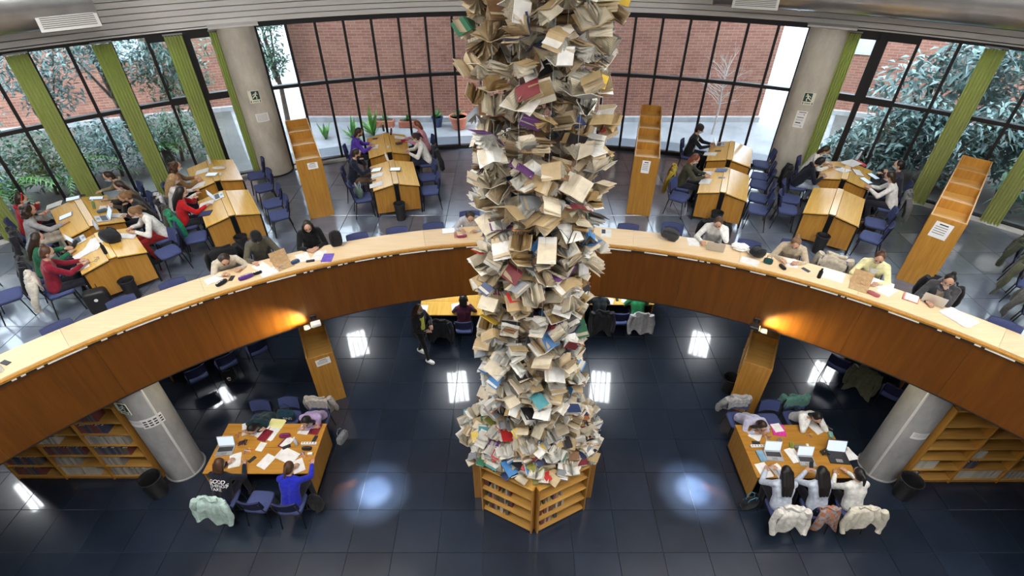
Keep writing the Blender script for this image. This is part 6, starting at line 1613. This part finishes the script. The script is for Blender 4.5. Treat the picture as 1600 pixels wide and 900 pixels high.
put('pouch', 'dusty pink pencil case on the counter', 'counter', 5.805, 6.948, -15, (.42, .12, .14), .10, .032)
put('book', 'white notebook with red edges on the counter', 'counter', 6.395, 6.861, 0, (.60, .20, .16), .23, .24, .012)
put('paper', 'white sheet on the red edged notebook', 'counter', 6.405, 6.861, 0, .19, .22, 1, dz=.013)
put('laptop', 'grey laptop of the dark grey jacket reader', 'counter', 6.707, 6.775, 180)
put('paper', 'fanned newspapers at the right end of the counter', 'counter', 6.867, 6.366, 70, .30, .42, 6)
# lower left table
LT = 'low'
put('laptop', 'white screened laptop of the slogan sweatshirt reader', LT, -5.860, 6.043, 5)
put('paper', 'white sheet on the corner by the slogan sweatshirt reader', LT, -5.585, 5.830, 15, n=2)
put('paper', 'white open notes beside the sleeping reader', LT, -5.639, 6.567, 20, n=2)
put('paper', 'spread of white notes right of the sleeping reader', LT, -5.370, 6.536, -15, .25, .32, 3)
put('paper', 'white notes under the maroon book, lower left table', LT, -5.119, 6.443, -18, n=2)
put('paper', 'yellow sheets at the back of the lower left table', LT, -5.093, 6.693, 80, mat='paper_yellow', n=2)
put('book', 'maroon book lying left of the centre, lower left table', LT, -5.216, 6.397, -18, (.20, .015, .03), dz=.006)
put('book', 'maroon book at the right back corner, lower left table', LT, -4.273, 6.551, -8, (.22, .02, .03))
put('paper', 'white notes in front of the lilac reader', LT, -4.488, 6.582, -8, n=2)
put('paper', 'small white card in the middle of the lower left table', LT, -5.208, 6.144, -12, .14, .2, 1)
put('paper', 'white printed sheet at the near middle of the lower left table', LT, -4.986, 5.817, -25, n=1)
put('phone', 'black phone between white sheets, lower left table', LT, -5.269, 5.858, -35)
put('notebook', 'open white sketchbook in front of the royal blue reader', LT, -4.629, 5.943, -25, (.75, .75, .75), .2, .26)
put('paper', 'white sheet under the hand of the royal blue reader', LT, -4.349, 5.720, 30, n=1)
put('book', 'white and wine red notebook right of the centre', LT, -4.753, 6.232, -25, (.26, .03, .10), th=.012)
put('paper', 'white sheet on the wine red notebook', LT, -4.728, 6.232, -25, .16, .24, 1, dz=.014)
put('pouch', 'wine red pencil case on the notebook, lower left table', LT, -4.812, 6.367, 5, (.22, .02, .10), .11, .04, dz=.014)
put('phone', 'black phone below the wine red notebook', LT, -4.705, 6.129, -60, dz=.016)
put('bottle', 'clear water bottle on the lower left table', LT, -4.526, 6.188, 0)
put('strip', 'white power strip on the lower left table', LT, -4.293, 6.203, 0)
put('phone', 'black phone behind the power strip, lower left', LT, -4.217, 6.322, -10)
put('pouch', 'black pouch in front of the power strip, lower left', LT, -4.294, 6.086, 0, (.016, .016, .018), .10, .035)
put('box', 'cream eraser box near the royal blue reader', LT, -4.197, 5.971, 10)
put('pens', 'scattered pens and erasers near the royal blue reader', LT, -4.315, 5.957, 0, n=6)
put('tangle', 'tangled dark cables and pouch on the lower left table', LT, -5.586, 6.218, 0)
put('pens', 'coloured highlighters beside the tangled cables', LT, -5.422, 6.057, 40, n=6)
put('pens', 'small pens at the far left of the lower left table', LT, -5.774, 6.459, 0, n=3)
# lower right table
put('paper', 'white notes in front of the bent over reader, lower right', LT, 4.516, 6.443, -40, n=2)
put('book', 'bright pink folder on the lower right table', LT, 4.999, 6.536, -10, (.70, .04, .36), .25, .28, .012)
put('paper', 'white sheet on the bright pink folder', LT, 4.992, 6.582, 10, .19, .2, 1, dz=.013)
put('paper', 'white sheet in front of the white shirt reader, lower right', LT, 5.771, 6.598, 25, n=1)
put('pouch', 'teal and white pencil case at the right back corner', LT, 5.970, 6.397, 70, (.22, .42, .38), .08, .035)
put('pouch', 'black glasses case at the right back corner, lower right', LT, 6.006, 6.551, -40, (.015, .015, .018), .08, .028)
put('pens', 'red pencil and markers at the middle of the lower right table', LT, 5.554, 6.459, 0, n=3)
put('strip', 'white power strip on the lower right table', LT, 4.442, 6.144, 0)
put('phone', 'black phone behind the power strip, lower right', LT, 4.438, 6.232, 85)
put('laptop', 'silver laptop of the left near reader, lower right', LT, 4.667, 5.929, -4)
put('book', 'blue and pink books left of the silver laptop', LT, 4.423, 5.929, 5, (.20, .36, .50), .13, .24, .03)
put('paper', 'white sheets between the two silver laptops', LT, 5.052, 5.943, 12, n=2)
put('pouch', 'olive green pouch behind the white sheets', LT, 5.095, 6.159, 70, (.26, .30, .05), .07, .035)
put('pouch', 'grey felt pouch on the lower right table', LT, 5.225, 6.115, 0, (.22, .22, .20), .10, .04)
put('box', 'cream tin beside the grey felt pouch', LT, 5.400, 6.144, 80, (.74, .72, .62))
put('pouch', 'brown pouch behind the silver laptop', LT, 4.901, 6.262, 50, (.24, .18, .14), .08, .035)
put('laptop', 'silver laptop of the middle near reader, lower right', LT, 5.241, 5.817, -4, w=.30)
put('tangle', 'black headphones and cables left of the black laptop', LT, 5.655, 6.000, 0, (.02, .02, .022))
put('laptop', 'large black laptop of the right near reader', LT, 5.869, 5.886, -6, 'laptop_dark', 112, .37, .26)
put('book', 'pastel cards behind the black laptop', LT, 6.034, 6.144, 80, (.55, .50, .50), .15, .25, .01)
put('paper', 'pale blue sheet right of the black laptop', LT, 6.127, 5.985, 10, .2, .28, 2)
put('paper', 'white notes of the left near reader, lower right', LT, 4.355, 5.625, 8, n=3)
put('paper', 'white sheet under the hands of the left near reader', LT, 4.637, 5.585, 20, n=2)
put('pens', 'orange and yellow pens before the bent over reader', LT, 4.704, 6.337, 0, n=5)
# under the balcony
put('notebook', 'white notebook on the left back table', LT, -2.614, 10.339, 90, (.7, .72, .75), .13, .2)
put('paper', 'white sheets of the maroon reader, left back table', LT, -1.792, 10.391, 10, n=3)
put('phone', 'black phone on the right back table', LT, 2.436, 10.709, 0)
put('paper', 'white sheets on the right back table', LT, 2.697, 10.655, 70, n=3)
put('paper', 'white notes of the dark coat reader, right back table', LT, 2.192, 10.655, 70, n=2)
# things held
t = thing('phone', 'phone held up by the middle near reader, lower right', 'phone', (5.13, 5.56, .98), rot=(R_(55), 0, 0)); obj_phone(t)
t = thing('book', 'small dark book in the hands of the walking woman', 'book', (-2.36, 9.12, 1.08), rot=(R_(40), 0, R_(-140))); obj_book(t, (.03, .03, .035), .13, .19, .015)
# ---- tell look-alike books apart by height
from collections import defaultdict
dd = defaultdict(list)
for o_ in scn.objects:
    if o_.parent is None and o_.get('group') in ('open books hanging in the book column', 'books in the pile on the ring'): dd[o_['label']].append(o_)
ORD = {2: ['lower', 'upper'], 3: ['lowest', 'middle', 'highest']}
for l, os_ in dd.items():
    if len(os_) > 1:
        os_.sort(key=lambda q: q.location.z)
        names = ORD.get(len(os_)) or ['lowest', 'second lowest', 'third lowest', 'fourth lowest', 'fifth lowest', 'sixth lowest', 'seventh lowest', 'eighth lowest', 'ninth lowest'][:len(os_) - 1] + ['highest']
        for q, nm in zip(os_, names): q['label'] = l + ', ' + nm
